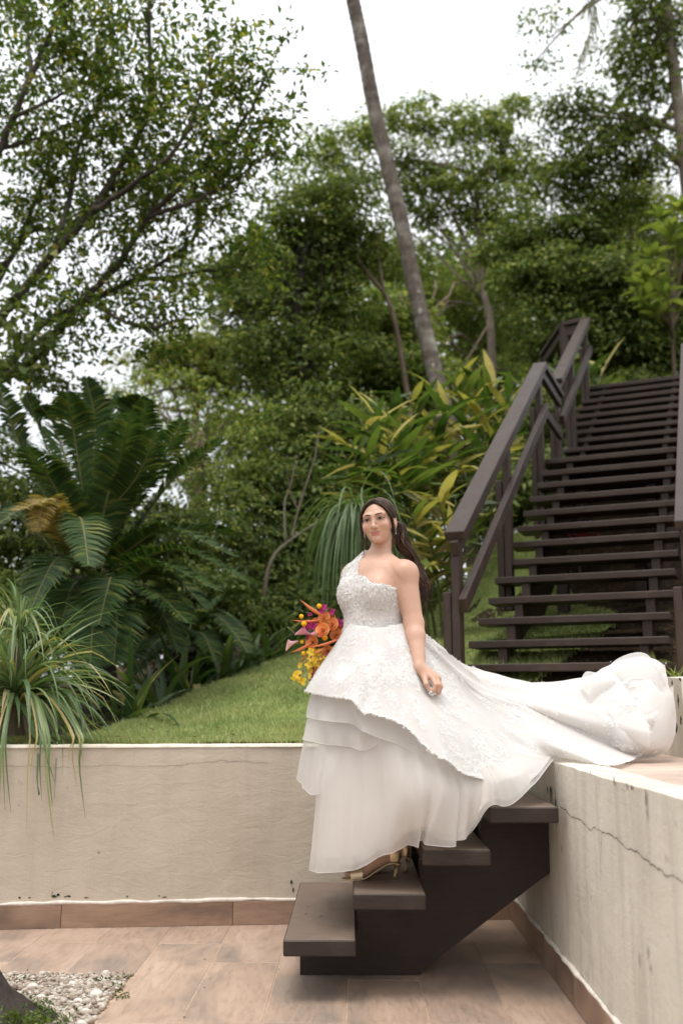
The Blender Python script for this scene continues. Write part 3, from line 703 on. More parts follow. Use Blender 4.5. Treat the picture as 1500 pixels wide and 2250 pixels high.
def forest_tree(name, label, trunk, tr, blobs, per, L, mat, bark=BARK_D, clump=.2, cat='tree', group=None, limbs=2, up=.7, asp=.5, spray=True):
    """trunk: list of places from the ground up; crown fills the blobs"""
    t = np.array(trunk, float); base = t[0]
    o = empty(name, base, label, cat, group)
    mb = MB(); sp_ = spline(t, max(6, 3 * len(t))); mb.add(*tube(sp_, np.linspace(tr, tr * .45, len(sp_)), 9, jit=.05))
    for c, r in blobs:
        for _ in range(limbs):
            k = rng.integers(len(sp_) // 3, len(sp_)); tip = c + nrm(rng.normal(size=3)) * r * .7
            mb.add(*limb(sp_[k], tip, tr * .32, tr * .07, .06))
    mb.build('trunk', bark, o, True)
    V, Fs, C = spray_leaves(blobs, per, L, clump, asp) if spray else crown_leaves(blobs, per, L, clump, up=up, asp=asp)
    mesh('crown', rel(V, o), Fs, mat, o, kind='stuff')
    return o
def gnd(px, D, X=None):
    x = U(px, 1300, D)[0]; return np.array([x, D, float(hill(x, D)) - .05])

# ---- the big slanting tree at upper left
def left_tree():
    D = 9.6
    br = [[(-60, 780, 9.8), (0, 700, 9.7), (47, 644, 9.6), (117, 560, 9.5), (200, 467, 9.4), (261, 373, 9.4), (322, 261, 9.3), (331, 187, 9.3), (327, 47, 9.2), (335, -60, 9.2)],
          [(60, 800, 9.8), (120, 735, 9.7), (187, 653, 9.6), (261, 579, 9.5), (327, 476, 9.3), (406, 401, 9.1), (499, 308, 9.0), (555, 233, 8.9), (590, 150, 8.9)],
          [(20, 800, 10), (93, 714, 10), (196, 663, 10), (280, 621, 10), (327, 597, 10), (420, 527, 10.1), (457, 448, 10.2), (520, 420, 10.2)],
          [(280, 621, 10), (380, 607, 10.1), (490, 590, 10.2), (560, 575, 10.2)],
          [(-50, 640, 10.2), (0, 592, 10.2), (37, 546, 10.2), (75, 448, 10.2), (88, 410, 10.3), (120, 330, 10.4)],
          [(-40, 420, 9.2), (0, 327, 9.2), (28, 261, 9.2), (70, 163, 9.1), (107, 84, 9.1), (135, 0, 9.0), (150, -60, 9.0)],
          [(200, 467, 9.4), (300, 400, 9.0), (390, 320, 8.8), (440, 210, 8.7), (470, 120, 8.7)],
          [(117, 560, 9.5), (150, 450, 9.9), (170, 330, 10.1), (230, 200, 10.2), (250, 90, 10.2), (245, 0, 10.2)],
          [(327, 476, 9.3), (430, 440, 9.0), (520, 390, 8.9), (600, 330, 8.8)],
          [(37, 546, 10.2), (140, 500, 10.4), (250, 470, 10.5), (350, 430, 10.6)],
          [(28, 261, 9.2), (130, 210, 9.0), (200, 160, 8.9)], [(0, 330, 9.2), (90, 300, 9.4), (190, 260, 9.5)], [(70, 163, 9.1), (60, 60, 9.3), (50, -30, 9.3)],
          [(120, 735, 9.7), (100, 800, 9.6), (150, 850, 9.5)], [(187, 653, 9.6), (260, 700, 9.4), (330, 720, 9.3), (400, 700, 9.3)]]
    rad = [.064, .052, .048, .028, .050, .052, .032, .036, .026, .028, .024, .024, .024, .024, .024]
    tb = gnd(-170, 10.2); fork = U(-120, 900, 10.1)
    o = empty('slanting_tree', tb, 'leafy tree with long slanting dark branches filling the upper left', 'tree')
    mb = MB(); mb.add(*tube(spline([tb, (tb + fork) / 2 + np.array([.1, 0, 0]), fork], 10), np.linspace(.2, .13, 10), 10, jit=.05))
    paths = []
    for b, r in zip(br, rad):
        pp = [U(*q) for q in b]
        if b[0][0] < 70 and b[0][1] > 380: pp = [fork] + pp
        s_ = spline(pp, 6 * len(pp)); s_ += rng.normal(0, .006, s_.shape); paths.append((s_, r)); mb.add(*tube(s_, np.linspace(r, r * .25, len(s_)), 7))
    # side twigs carrying the leaves
    P, Dd, Nn = [], [], []
    def twig(p, d, L, r, lv):
        n = 7; pts = [p]; dd = nrm(d)
        for k in range(n): dd = nrm(dd + rng.normal(0, .16, 3) + np.array([.02, 0, .05])); pts.append(pts[-1] + dd * L / n)
        pts = np.array(pts)
        if r > .0035: mb.add(*tube(pts, np.linspace(r, r * .3, n + 1), 4, False))
        m_ = int(lv * L); tt = rng.uniform(.15, 1.02, m_) * n; i = np.minimum(tt.astype(int), n - 1); f = (tt - i)[:, None]
        q = pts[i] * (1 - f) + pts[i + 1] * f; P.append(q + rng.normal(0, .035, q.shape))
        Dd.append(dd * .5 + rng.normal(0, .65, (m_, 3)) + np.array([0, 0, -.25])); Nn.append(rng.normal(0, .7, (m_, 3)) + np.array([0, -.2, .7]))
        return pts
    for s_, r in paths:
        n = len(s_); L = np.linalg.norm(np.diff(s_, axis=0), axis=1).sum()
        for _ in range(int(L * 9)):
            k = rng.integers(int(n * .25), n); tdir = nrm(s_[min(k + 1, n - 1)] - s_[k - 1])
            d = tdir * .7 + rng.normal(0, .62, 3) + np.array([.12, -.05, .12])
            pts = twig(s_[k], d, rng.uniform(.3, .8), .006, 30)
            for _ in range(2):
                j = rng.integers(2, 7); twig(pts[j], nrm(pts[j] - pts[j - 1]) + rng.normal(0, .6, 3), rng.uniform(.2, .5), .003, 36)
    # crown volume between the twigs
    bl = [blob(60, 120, 9.6, 170, 140), blob(230, 120, 9.3, 170, 130), blob(380, 170, 9.2, 130, 120), blob(480, 230, 9.0, 110, 100), blob(80, 330, 9.9, 160, 110), blob(230, 300, 9.6, 160, 120),
          blob(380, 350, 9.4, 140, 110), blob(500, 380, 9.1, 80, 80), blob(110, 480, 10.2, 120, 80), blob(290, 500, 9.9, 130, 70), blob(420, 480, 9.8, 100, 70), blob(560, 120, 8.9, 55, 60), blob(600, 260, 8.9, 60, 60),
          blob(240, 690, 9.4, 120, 60), blob(90, 790, 9.5, 110, 60), blob(370, 640, 9.7, 90, 50), blob(330, 760, 9.6, 90, 50), blob(20, 0, 9.5, 140, 90), blob(300, 0, 9.2, 140, 80)]
    V, Fs, C = crown_leaves(bl, [800, 760, 720, 460, 700, 740, 720, 320, 260, 330, 280, 110, 140, 330, 330, 180, 260, 420, 360], .078, .13, asp=.52)
    q = np.concatenate(P); n = len(q); ll = .076 * rng.uniform(.6, 1.3, n)
    V2, F2 = leaf_cards(q, np.concatenate(Dd), np.concatenate(Nn), ll, ll * .52)
    mb.build('branches', BARK_L, o, True)
    mesh('crown', rel(np.concatenate([V, V2]), o), np.concatenate([Fs, F2 + len(V)]), G_TREE, o, kind='stuff')
    # climber on its lowest branch
    V, Fs, C = crown_leaves([blob(30, 670, 9.3, 50, 50), blob(70, 740, 9.3, 60, 60), blob(30, 820, 9.3, 50, 40), blob(120, 540, 9.2, 30, 35)], [110, 150, 110, 40], .11, .16, asp=.7)
    mesh('climber', rel(V, o), Fs, G_DARK, o, kind='stuff', label='dark climber leaves on the lowest branch')
left_tree()

# ---- trees of the wood behind, each its own
forest_tree('dense_tree', 'dense dark tree in the middle, left of the leaning palm trunk', [gnd(690, 14), U(680, 1000, 14), U(660, 800, 14), U(650, 600, 14)], .16,
            [blob(560, 640, 14, 140, 110), blob(640, 520, 14.2, 110, 90), blob(720, 660, 14.6, 100, 120), blob(620, 790, 14, 150, 110), blob(720, 440, 14.4, 80, 60), blob(780, 540, 14.6, 80, 80), blob(470, 590, 13.8, 70, 40)],
            [1500, 1900, 2300, 2600, 1200, 1500, 250], .125, G_DARK, BARK_D, .2, group='trees of the wood')
forest_tree('airy_tree', 'thin leafy tree with bright gaps right of the cycad', [gnd(460, 12.5), U(450, 1150, 12.5), U(440, 950, 12.5)], .07,
            [blob(450, 890, 12.8, 110, 70), blob(390, 990, 12.3, 80, 80), blob(510, 1010, 12.3, 90, 80), blob(300, 860, 13, 80, 50), blob(560, 920, 12.8, 80, 80), blob(460, 1090, 12, 110, 60), blob(340, 900, 12.8, 60, 60)],
            [360, 330, 380, 170, 380, 560, 150], .095, G_MID, BARK_T, .17, group='trees of the wood')
forest_tree('round_tree', 'pale yellow-green tree far off between the left branches and the dense tree', [gnd(430, 26), U(430, 1100, 26), U(430, 850, 26)], .2,
            [blob(390, 790, 26, 80, 50), blob(460, 770, 26, 70, 45), blob(500, 840, 26, 80, 60), blob(400, 870, 26, 110, 60), blob(330, 830, 26, 60, 50), blob(270, 900, 26, 90, 60), blob(180, 930, 26, 80, 60)],
            [1300, 1200, 900, 450, 220, 220, 160], .19, G_YEL, BARK_T, .3, group='trees of the wood')
forest_tree('tall_tree', 'tree with umbrella-like sprays rising behind the leaning palm trunk', [gnd(1085, 20), U(1080, 770, 20), U(1060, 630, 20), U(1050, 480, 20), U(1040, 380, 20)], .095,
            [blob(740, 320, 20, 55, 45), blob(830, 290, 20, 80, 50), blob(930, 270, 20, 70, 50), blob(1010, 290, 20, 80, 60), blob(1090, 300, 20, 60, 60), blob(1125, 235, 20, 40, 35), blob(900, 370, 20, 100, 55), blob(1030, 390, 20, 100, 60), blob(1130, 380, 20, 80, 70), blob(770, 390, 20, 70, 50),
             blob(960, 460, 20, 110, 60), blob(1090, 480, 20, 100, 60), blob(690, 350, 20, 40, 40)],
            [480, 700, 700, 760, 600, 280, 900, 950, 900, 520, 1000, 1000, 220], .145, G_MID, BARK_P, .22, group='trees of the wood')
forest_tree('gum_tree', 'tall tree with a pale bare trunk at the upper right edge', [gnd(1570, 17), U(1540, 700, 17), U(1510, 400, 17), U(1492, 250, 17), U(1475, 120, 17), U(1462, -20, 17), U(1450, -140, 17)], .17,
            [blob(1420, 40, 17, 80, 70), blob(1385, 120, 17.2, 70, 60), blob(1260, 270, 17.4, 80, 45), blob(1200, 60, 17, 40, 40), blob(1350, 270, 17.2, 100, 60), blob(1440, 190, 17, 70, 60), blob(1300, 360, 17.4, 120, 60), blob(1430, 340, 17.2, 100, 70), blob(1220, 240, 17.4, 45, 35), blob(1180, 150, 17.2, 30, 25), blob(1230, 400, 17.5, 80, 60), blob(1380, 450, 17.5, 90, 60), blob(1400, -20, 17, 70, 40), blob(1490, 80, 17, 60, 80)],
            [650, 520, 480, 120, 720, 520, 1150, 850, 140, 70, 800, 700, 330, 330], .14, G_DARK, BARK_P, .22, group='trees of the wood', limbs=1)
forest_tree('bamboo_clump', 'feathery yellow-green bamboo behind the top of the stairs', [gnd(1390, 21), U(1390, 700, 21), U(1385, 450, 21)], .06,
            [blob(1390, 430, 21, 60, 50), blob(1420, 500, 21, 80, 70), blob(1360, 540, 21, 70, 70), blob(1450, 580, 21, 60, 60), blob(1300, 480, 21, 50, 60)],
            [1200, 1700, 1500, 1200, 700], .22, G_YEL, PET_Y, .25, 'bamboo', up=.1, asp=.16, spray=False)
forest_tree('understorey_tree', 'dark green bushy tree directly behind the top of the stairs', [gnd(1330, 17), U(1330, 800, 17), U(1320, 650, 17)], .12,
            [blob(1200, 620, 17, 110, 80), blob(1320, 640, 17, 110, 80), blob(1440, 670, 17, 110, 90), blob(1250, 740, 17, 120, 70), blob(1390, 770, 17, 120, 70), blob(1480, 800, 17, 80, 80), blob(1140, 540, 17.5, 90, 70), blob(1260, 530, 17.5, 90, 60), blob(1480, 560, 17.5, 60, 70)],
            [2300, 2300, 2300, 2300, 2300, 1300, 1500, 1300, 900], .15, G_DARK, BARK_D, .24, group='trees of the wood')
forest_tree('understorey_tree', 'green bushy tree behind the foot of the leaning palm trunk', [gnd(930, 16), U(930, 900, 16), U(930, 720, 16)], .11,
            [blob(860, 730, 16, 110, 90), blob(980, 650, 22, 100, 80), blob(1060, 740, 22, 110, 80), blob(800, 850, 15.5, 110, 90), blob(920, 840, 15.5, 110, 70), blob(1080, 840, 21, 110, 60), blob(870, 590, 21, 90, 60), blob(1100, 620, 22, 80, 60)],
            [2300, 1700, 2000, 2300, 2000, 1800, 1100, 1100], .14, G_MID, BARK_T, .22, group='trees of the wood')
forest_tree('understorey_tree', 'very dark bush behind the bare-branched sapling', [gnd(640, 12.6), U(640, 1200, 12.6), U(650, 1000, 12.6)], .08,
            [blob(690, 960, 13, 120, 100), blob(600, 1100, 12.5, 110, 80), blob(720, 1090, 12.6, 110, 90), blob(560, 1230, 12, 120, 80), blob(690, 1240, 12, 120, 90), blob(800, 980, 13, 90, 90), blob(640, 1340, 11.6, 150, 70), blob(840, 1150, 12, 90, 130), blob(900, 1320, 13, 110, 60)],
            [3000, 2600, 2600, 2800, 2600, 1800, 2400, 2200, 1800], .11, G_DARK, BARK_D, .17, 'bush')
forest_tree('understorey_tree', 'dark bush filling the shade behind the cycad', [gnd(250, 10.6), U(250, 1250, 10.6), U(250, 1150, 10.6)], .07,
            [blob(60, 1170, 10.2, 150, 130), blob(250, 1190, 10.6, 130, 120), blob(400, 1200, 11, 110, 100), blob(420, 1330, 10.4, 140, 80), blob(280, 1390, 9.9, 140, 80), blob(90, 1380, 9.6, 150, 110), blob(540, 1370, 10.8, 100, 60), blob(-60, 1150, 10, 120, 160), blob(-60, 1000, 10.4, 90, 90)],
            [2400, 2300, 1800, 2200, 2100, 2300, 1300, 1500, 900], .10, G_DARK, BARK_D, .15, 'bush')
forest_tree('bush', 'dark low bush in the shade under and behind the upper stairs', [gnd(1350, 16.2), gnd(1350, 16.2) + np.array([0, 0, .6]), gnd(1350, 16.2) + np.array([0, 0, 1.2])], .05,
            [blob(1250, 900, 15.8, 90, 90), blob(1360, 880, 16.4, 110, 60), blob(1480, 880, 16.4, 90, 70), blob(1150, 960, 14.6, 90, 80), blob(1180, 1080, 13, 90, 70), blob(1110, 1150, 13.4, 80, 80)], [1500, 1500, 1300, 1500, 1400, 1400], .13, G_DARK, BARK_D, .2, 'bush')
for lab, pts in (('low green bush on the bare bank right of the long stairs, halfway up', [(4.7, 9.6), (5.1, 10.4), (4.8, 10.9)]), ('low green bush on the bank right of the foot of the long stairs', [(3.9, 7.4), (4.3, 8.2), (4.6, 7.2)]), ('low green bush near the top of the bank right of the long stairs', [(6.2, 12.2), (6.6, 13.2), (6.3, 13.8)])):
    g0 = np.array([pts[0][0], pts[0][1], float(hill(*pts[0])) - .05])
    forest_tree('bush', lab, [g0, g0 + np.array([0, 0, .3]), g0 + np.array([0, 0, .5])], .03, [(np.array([x, y, float(hill(x, y)) + .35]), np.array([.55, .5, .38])) for x, y in pts], [800, 800, 700], .10, G_DARK, BARK_D, .16, 'bush', 'bushes on the bank', limbs=1)
# far wooded slope
bl = []
for px in range(560, 1760, 120):
    for py in (620, 760, 900, 1020): bl.append(blob(px + rng.uniform(-30, 30), py + rng.uniform(-20, 20), 27 + rng.uniform(-2, 3), 110, 90))
V, Fs, C = crown_leaves(bl, 900, .30, .4)
mesh('far_wood', V, Fs, G_DARK, kind='stuff', label='far wooded slope showing between the nearer trunks', category='wood')
bl = [blob(px, 1300 + rng.uniform(-30, 30), 24, 160, 70) for px in range(-200, 700, 130)] + [blob(px, 1340, 22, 160, 100) for px in range(-200, 900, 130)]
V, Fs, C = crown_leaves(bl, 1000, .24, .35)
mesh('far_hedge', V, Fs, G_DARK, kind='stuff', label='low dark growth far behind the cycad at left', category='wood')

# ---- leaning coconut palm
tp = [gnd(1060, 13.4), U(1010, 1060, 13.4), U(968, 872, 13.4), U(938, 750, 13.4), U(908, 620, 13.4), U(879, 480, 13.4), U(848, 350, 13.4), U(818, 220, 13.4), U(794, 90, 13.4), U(775, 0, 13.4), U(750, -130, 13.4), U(735, -260, 13.4)]
palm = empty('coconut_palm', tp[0], 'tall leaning palm with a ringed grey-brown trunk', 'palm tree')
s_ = spline(tp, 260); tt = np.linspace(0, 1, 260)
rr = np.interp(tt, [0, .25, .5, 1], [.135, .115, .108, .10]); ph = (tt * 62) % 1
rr = rr * (1 + .055 * np.exp(-((ph - .5) / .16) ** 2)) + rng.normal(0, .001, 260)
V, Fc = tube(s_, rr, 14, jit=.012); mesh('trunk', rel(V, palm), Fc, BARK_C, palm, True)
lich = plain('lichen', (.36, .34, .29), .95, .1, .15, 40).m
for (x, y, r_) in ((922, 682, 6), (919, 640, 4), (951, 802, 5)):
    c = U(x, y, 13.28); q = [c + np.array([math.cos(a) * r_ * rng.uniform(.6, 1.1), 0, math.sin(a) * r_ * rng.uniform(.8, 1.5)]) / F * 13.4 for a in np.arange(10) * PI / 5]
    mesh('lichen_patch', rel(q, palm), [tuple(range(10))], lich, palm)
def frond(path, n, Lmax, wid, mat, parent, name='frond', droop=.35, vee=.35, pet=None, rach=.012, prof=None, fwd=.55, side_up=None):
    """pinnate leaf: midrib tube and two rows of leaflets, one mesh"""
    s_ = spline(path, n); tan = nrm(np.gradient(s_, axis=0)); V = []; Fs = []; base = 0
    upv = np.array([0, 0, 1.0]) if side_up is None else np.asarray(side_up, float)
    tt = np.linspace(0, 1, n)
    ln = Lmax * (np.interp(tt, [0, .12, .3, .75, .95, 1], [.25, .6, 1, .95, .5, .25]) if prof is None else np.interp(tt, *prof))
    i0 = int(n * .1)
    for sgn in (-1, 1):
        ii = np.arange(i0, n); sd_ = nrm(np.cross(tan[ii], upv)) * sgn; nm = nrm(np.cross(sd_, tan[ii]) * sgn)
        nm = np.where(nm[:, 2:] < 0, -nm, nm)
        d = nrm(sd_ + tan[ii] * fwd + nm * vee + rng.normal(0, .07, (len(ii), 3)))
        L = (ln[ii] * rng.uniform(.88, 1.08, len(ii)))[:, None]; w = wid * (.6 + .4 * ln[ii] / Lmax)[:, None] * tan[ii]
        b = s_[ii]; m1 = b + d * L * .5; tip = b + d * L * .93 - np.array([0, 0, 1]) * L * droop
        m1 = m1 - np.array([0, 0, 1]) * L * droop * .2
        q = np.stack([b - w * .25, b + w * .25, m1 + w * .5, m1 - w * .5, tip], 1).reshape(-1, 3)
        V.append(q); o = base + (np.arange(len(ii)) * 5)[:, None]
        Fs += [np.concatenate([o + np.array([[0, 1, 2]]), o + np.array([[0, 2, 3]]), o + np.array([[3, 2, 4]])])]; base += len(q)
    k = 5; tv, tf = tube(s_, np.linspace(rach, rach * .3, n), k, False)
    tf = np.array(tf) + base; tris = np.concatenate([tf[:, [0, 1, 2]], tf[:, [0, 2, 3]]])
    allF = np.concatenate(Fs); V = np.concatenate(V + [tv])
    me = raw_mesh(name, rel(V, parent), np.concatenate([allF, tris]), [mat, pet or PETIOLE], False, np.concatenate([np.zeros(len(allF)), np.ones(len(tris))]))
    return link(name, me, parent)
G_COCO = leafmat('leaf_coconut', [(0, (.09, .10, .04)), (.6, (.19, .19, .10)), (1, (.34, .31, .20))], .35)
top = tp[-1]
frond([top, U(960, -430, 13.2), U(1180, -300, 13.1), U(1290, -60, 13.0), U(1300, 40, 13.0), U(1270, 135, 13.0)], 110, .55, .045, G_COCO, palm, droop=.75, vee=-.1)
for k in range(9):
    a = 2 * PI * k / 9 + .5; d = np.array([math.cos(a), math.sin(a), 0])
    frond([top, top + d * 1.2 + np.array([0, 0, 1.0]), top + d * 2.5 + np.array([0, 0, 1.0]), top + d * 3.2 + np.array([0, 0, .5])], 50, .6, .045, G_COCO, palm, droop=.45)

# ---- sago-like cycad
def cycad(name, label, base, crownp, tips, mats, Lm, n=120, wd=.026):
    o = empty(name, base, label, 'cycad')
    h = crownp - base; s_ = base + np.linspace(0, 1, 14)[:, None] * h
    V, Fc = tube(s_, .17 * (1 + .15 * np.sin(np.arange(14) * 2.4)) * np.linspace(1.1, .95, 14), 14, jit=.12); mesh('stem', rel(V, o), Fc, BARK_D, o)
    for k, (m1, m2, tip, mi) in enumerate(tips):
        st_ = crownp + nrm(m1 - crownp) * .06
        frond([st_, m1, m2, tip], n, Lm * rng.uniform(.9, 1.08) * (.62 if mi else 1), wd * (.6 if mi else 1), mats[mi], o, droop=.22, vee=.36, fwd=.46, rach=.014, pet=PET_Y if mi else PETIOLE)
    return o
cb = gnd(225, 8.2); cc_ = U(215, 1265, 8.1)
def q3(*a):
    j = rng.normal(0, 1, 2)
    return [U(x + 9 * j[0] * k, y + 20 * j[1] * k, d) for (x, y, d), k in zip(a, (.2, .6, 1.0))]
T = []
for f in [((190, 1120, 8.0), (165, 960, 7.9), (150, 868, 7.6)), ((160, 1130, 7.7), (115, 1030, 7.5), (70, 955, 7.1)), ((228, 1120, 7.9), (262, 1000, 7.7), (285, 900, 7.3)), ((205, 1100, 8.3), (215, 940, 8.3), (200, 855, 8.2)),
          ((250, 1120, 8.3), (310, 980, 8.3), (335, 880, 8.0)), ((265, 1150, 8.2), (335, 1040, 8.1), (395, 925, 7.8)), ((150, 1100, 8.4), (90, 950, 8.5), (55, 865, 8.4)), ((120, 1140, 8.2), (40, 1010, 8.2), (-10, 900, 8.0)),
          ((290, 1190, 8.2), (380, 1080, 8.3), (490, 1005, 8.2)), ((285, 1205, 7.9), (370, 1160, 7.8), (515, 1215, 7.5)), ((290, 1240, 7.7), (400, 1222, 7.5), (540, 1300, 7.3)), ((280, 1285, 7.5), (350, 1262, 7.3), (480, 1330, 7.1)),
          ((160, 1180, 7.4), (175, 1160, 7.0), (190, 1275, 6.7)), ((130, 1180, 7.7), (60, 1130, 7.5), (-20, 1180, 7.2)), ((150, 1230, 7.4), (120, 1230, 7.0), (70, 1330, 6.8)), ((240, 1290, 7.4), (240, 1290, 7.1), (215, 1400, 6.9)),
          ((200, 1130, 8.7), (240, 950, 9.0), (270, 870, 9.1)), ((130, 1120, 8.8), (30, 980, 9.0), (-40, 960, 9.2)), ((300, 1230, 8.4), (420, 1170, 8.6), (520, 1190, 8.8)), ((270, 1300, 7.6), (330, 1320, 7.3), (400, 1400, 7.1)),
          ((180, 1120, 7.9), (130, 940, 8.1), (100, 880, 8.0)), ((245, 1130, 8.0), (300, 1060, 7.8), (345, 970, 7.5)), ((235, 1110, 8.5), (275, 930, 8.6), (300, 880, 8.5)), ((110, 1190, 8.0), (0, 1080, 8.0), (-60, 1040, 7.9))]:
    T.append((*q3(*f), 0))
for f in [((230, 1310, 7.6), (250, 1330, 7.2), (240, 1450, 7.0)), ((190, 1300, 7.5), (170, 1320, 7.2), (150, 1430, 7.0)), ((270, 1300, 7.8), (340, 1330, 7.5), (380, 1430, 7.4)), ((215, 1290, 7.4), (205, 1330, 7.0), (195, 1460, 6.9)), ((150, 1280, 7.6), (90, 1290, 7.4), (30, 1380, 7.2)), ((290, 1270, 8.2), (390, 1260, 8.2), (470, 1320, 8.1))]: T.append((*q3(*f), 0))
T.append((*q3((130, 1170, 7.2), (95, 1105, 6.9), (45, 1110, 6.6)), 1)); T.append((*q3((140, 1170, 7.3), (100, 1110, 7.0), (75, 1190, 6.8)), 1))
cycad('cycad', 'large cycad with a crown of arching feathery fronds at left', cb, cc_, T, (G_CYC, G_CYCY), .275)
T2 = []
b2 = gnd(400, 9.3); c2 = U(400, 1425, 9.2)
for f in [((350, 1370, 9.0), (300, 1345, 8.8), (240, 1390, 8.6)), ((430, 1360, 9.0), (480, 1345, 8.8), (540, 1410, 8.5)), ((400, 1350, 9.2), (390, 1300, 9.2), (350, 1270, 9.1)), ((440, 1370, 9.3), (500, 1320, 9.4), (570, 1320, 9.4)), ((380, 1390, 8.9), (340, 1390, 8.6), (290, 1440, 8.4)), ((420, 1390, 8.8), (450, 1390, 8.6), (470, 1440, 8.5))]:
    T2.append((*q3(*f), 0))
cycad('cycad', 'smaller low cycad at the lawn edge, right of the large one', b2, c2, T2, (G_CYC, G_CYCY), .22, 100)

# ---- strap leaves: rosettes of single leaves
def ribbon(p0, d0, L, w, bend, n=9, twist=0, kink=None, gut=.25):
    pts = [np.asarray(p0, float)]; d = nrm(d0); dirs = [d]
    for k in range(n):
        b_ = bend * (1 + (2.5 if kink is not None and k == kink else 0))
        d = nrm(d + np.array([0, 0, -b_ / n * 2.2])); dirs.append(d); pts.append(pts[-1] + d * L / n)
    pts = np.array(pts); dirs = np.array(dirs); tt = np.linspace(0, 1, n + 1)
    side = nrm(np.cross(dirs, np.array([0, 0, 1.0])) + 1e-6); s0 = side[0]
    side = np.array([s0 if np.linalg.norm(np.cross(d_, [0, 0, 1])) < .15 else (s if s @ s0 > 0 else -s) for s, d_ in zip(side, dirs)])
    nm = np.cross(side, dirs); ww = w * np.interp(tt, [0, .15, .6, 1], [.75, 1, .75, .06])
    if twist: 
        a = twist * tt[:, None]; side = side * np.cos(a) + nm * np.sin(a); nm = np.cross(side, dirs)
    V = np.stack([pts - side * ww[:, None] / 2 + nm * ww[:, None] * gut, pts, pts + side * ww[:, None] / 2 + nm * ww[:, None] * gut], 1).reshape(-1, 3)
    Fs = []
    for i in range(n):
        a = 3 * i; Fs += [(a, a + 1, a + 4, a + 3), (a + 1, a + 2, a + 5, a + 4)]
    return V, Fs
pb = np.array([*U(30, 1600, 5.80)[:2], .86])
pony = empty('ponytail_palm', pb, 'pale green strap-leaved plant spilling over the wall at left', 'ponytail palm')
V, Fc = tube(spline([pb, U(30, 1560, 5.8), U(36, 1490, 5.78), U(40, 1420, 5.76)], 10), [.09, .08, .06, .05, .045, .04, .035, .03, .025, .02], 10, jit=.06); mesh('stem', rel(V, pony), Fc, BARK_T, pony)
def pony_leaf(c, az, el, L, w, bend, mat=None, kink=None):
    d = np.array([math.cos(az) * math.cos(el), math.sin(az) * math.cos(el), math.sin(el)])
    V, Fs = ribbon(c + d * .01, d, L, w, bend, 9, rng.uniform(-.7, .7), kink)
    # a leaf that comes down on the wall lies over its top and hangs clear of its face
    fy = WL[1] + (V[:, 0] - WL[0]) * FD[1] / FD[0]
    near = (V[:, 1] < fy + .2) & (V[:, 1] > fy - .03) & (V[:, 2] < .925)
    V[near & (V[:, 1] > fy - .0), 2] = .925 + rng.uniform(0, .02)
    V[(V[:, 1] <= fy) & (V[:, 1] > fy - .03) & (V[:, 2] < .92), 1] -= .035
    V[(V[:, 1] > fy + .2), 2] = np.maximum(V[(V[:, 1] > fy + .2), 2], .93)
    mesh('leaf', rel(V, pony), Fs, mat or (G_PONYY if rng.random() < .07 else G_PONY), pony, True)
for k in range(160):          # lower head
    c = U(30 + rng.normal(0, 10), 1535 + rng.normal(0, 14), 5.78)
    pony_leaf(c, rng.uniform(0, 2 * PI), rng.uniform(.05, 1.35), rng.uniform(.45, .85), rng.uniform(.018, .033), rng.uniform(.25, .95), kink=rng.choice([None, None, 5, 6, 7]))
for k in range(70):           # upper head
    c = U(40 + rng.normal(0, 5), 1400 + rng.normal(0, 8), 5.76)
    pony_leaf(c, rng.uniform(0, 2 * PI), rng.uniform(.5, 1.5), rng.uniform(.28, .62), rng.uniform(.008, .018), rng.uniform(.5, 1.6), kink=rng.choice([None, 3, 4, 5]))
for k in range(55):           # those reaching right along the wall
    c = U(60 + rng.normal(0, 15), 1540 + rng.normal(0, 20), 5.75)
    pony_leaf(c, rng.uniform(-.9, .35), rng.uniform(.1, 1.0), rng.uniform(.45, .72), rng.uniform(.015, .027), rng.uniform(.45, 1.1), kink=rng.choice([None, 5, 6]))
# the ones that hang down the wall face
for (x0, x1, y1, w, dry) in ((20, 2, 1800, .016, 0), (8, 15, 1780, .012, 0), (70, 122, 1845, .02, 0), (75, 62, 1838, .010, 1), (95, 118, 1770, .018, 0), (150, 190, 1796, .014, 0), (160, 183, 1740, .010, 1), (100, 70, 1700, .011, 1), (175, 150, 1682, .009, 1), (140, 172, 1730, .009, 1), (55, 125, 1720, .017, 0), (172, 185, 1672, .013, 0), (0, 28, 1785, .012, 0), (-10, 4, 1790, .012, 1), (85, 95, 1760, .012, 0)):
    c = U(40, 1545, 5.76); lip = on_front(x0 * .45 + x1 * .55, 1622) ; tip = on_front(x1, y1)
    outv = np.array([FD[1], -FD[0], 0])
    pth = spline([c, (c + lip) / 2 + np.array([0, .0, .14]), lip + outv * .02 + np.array([0, 0, .03]), lip * .6 + tip * .4 + outv * .05, tip + outv * .03], 14)
    tan = nrm(np.gradient(pth, axis=0)); sd_ = nrm(np.cross(tan, outv)); ww = w * np.interp(np.linspace(0, 1, 14), [0, .2, .55, 1], [.9, 1.1, .9, .1])[:, None]
    nm = np.cross(sd_, tan)
    V = np.stack([pth - sd_ * ww / 2 + nm * ww * .2, pth, pth + sd_ * ww / 2 + nm * ww * .2], 1).reshape(-1, 3); Fs = []
    for i in range(13): a = 3 * i; Fs += [(a, a + 1, a + 4, a + 3), (a + 1, a + 2, a + 5, a + 4)]
    mesh('leaf', rel(V, pony), Fs, G_PONYY if dry else G_PONY, pony, True)
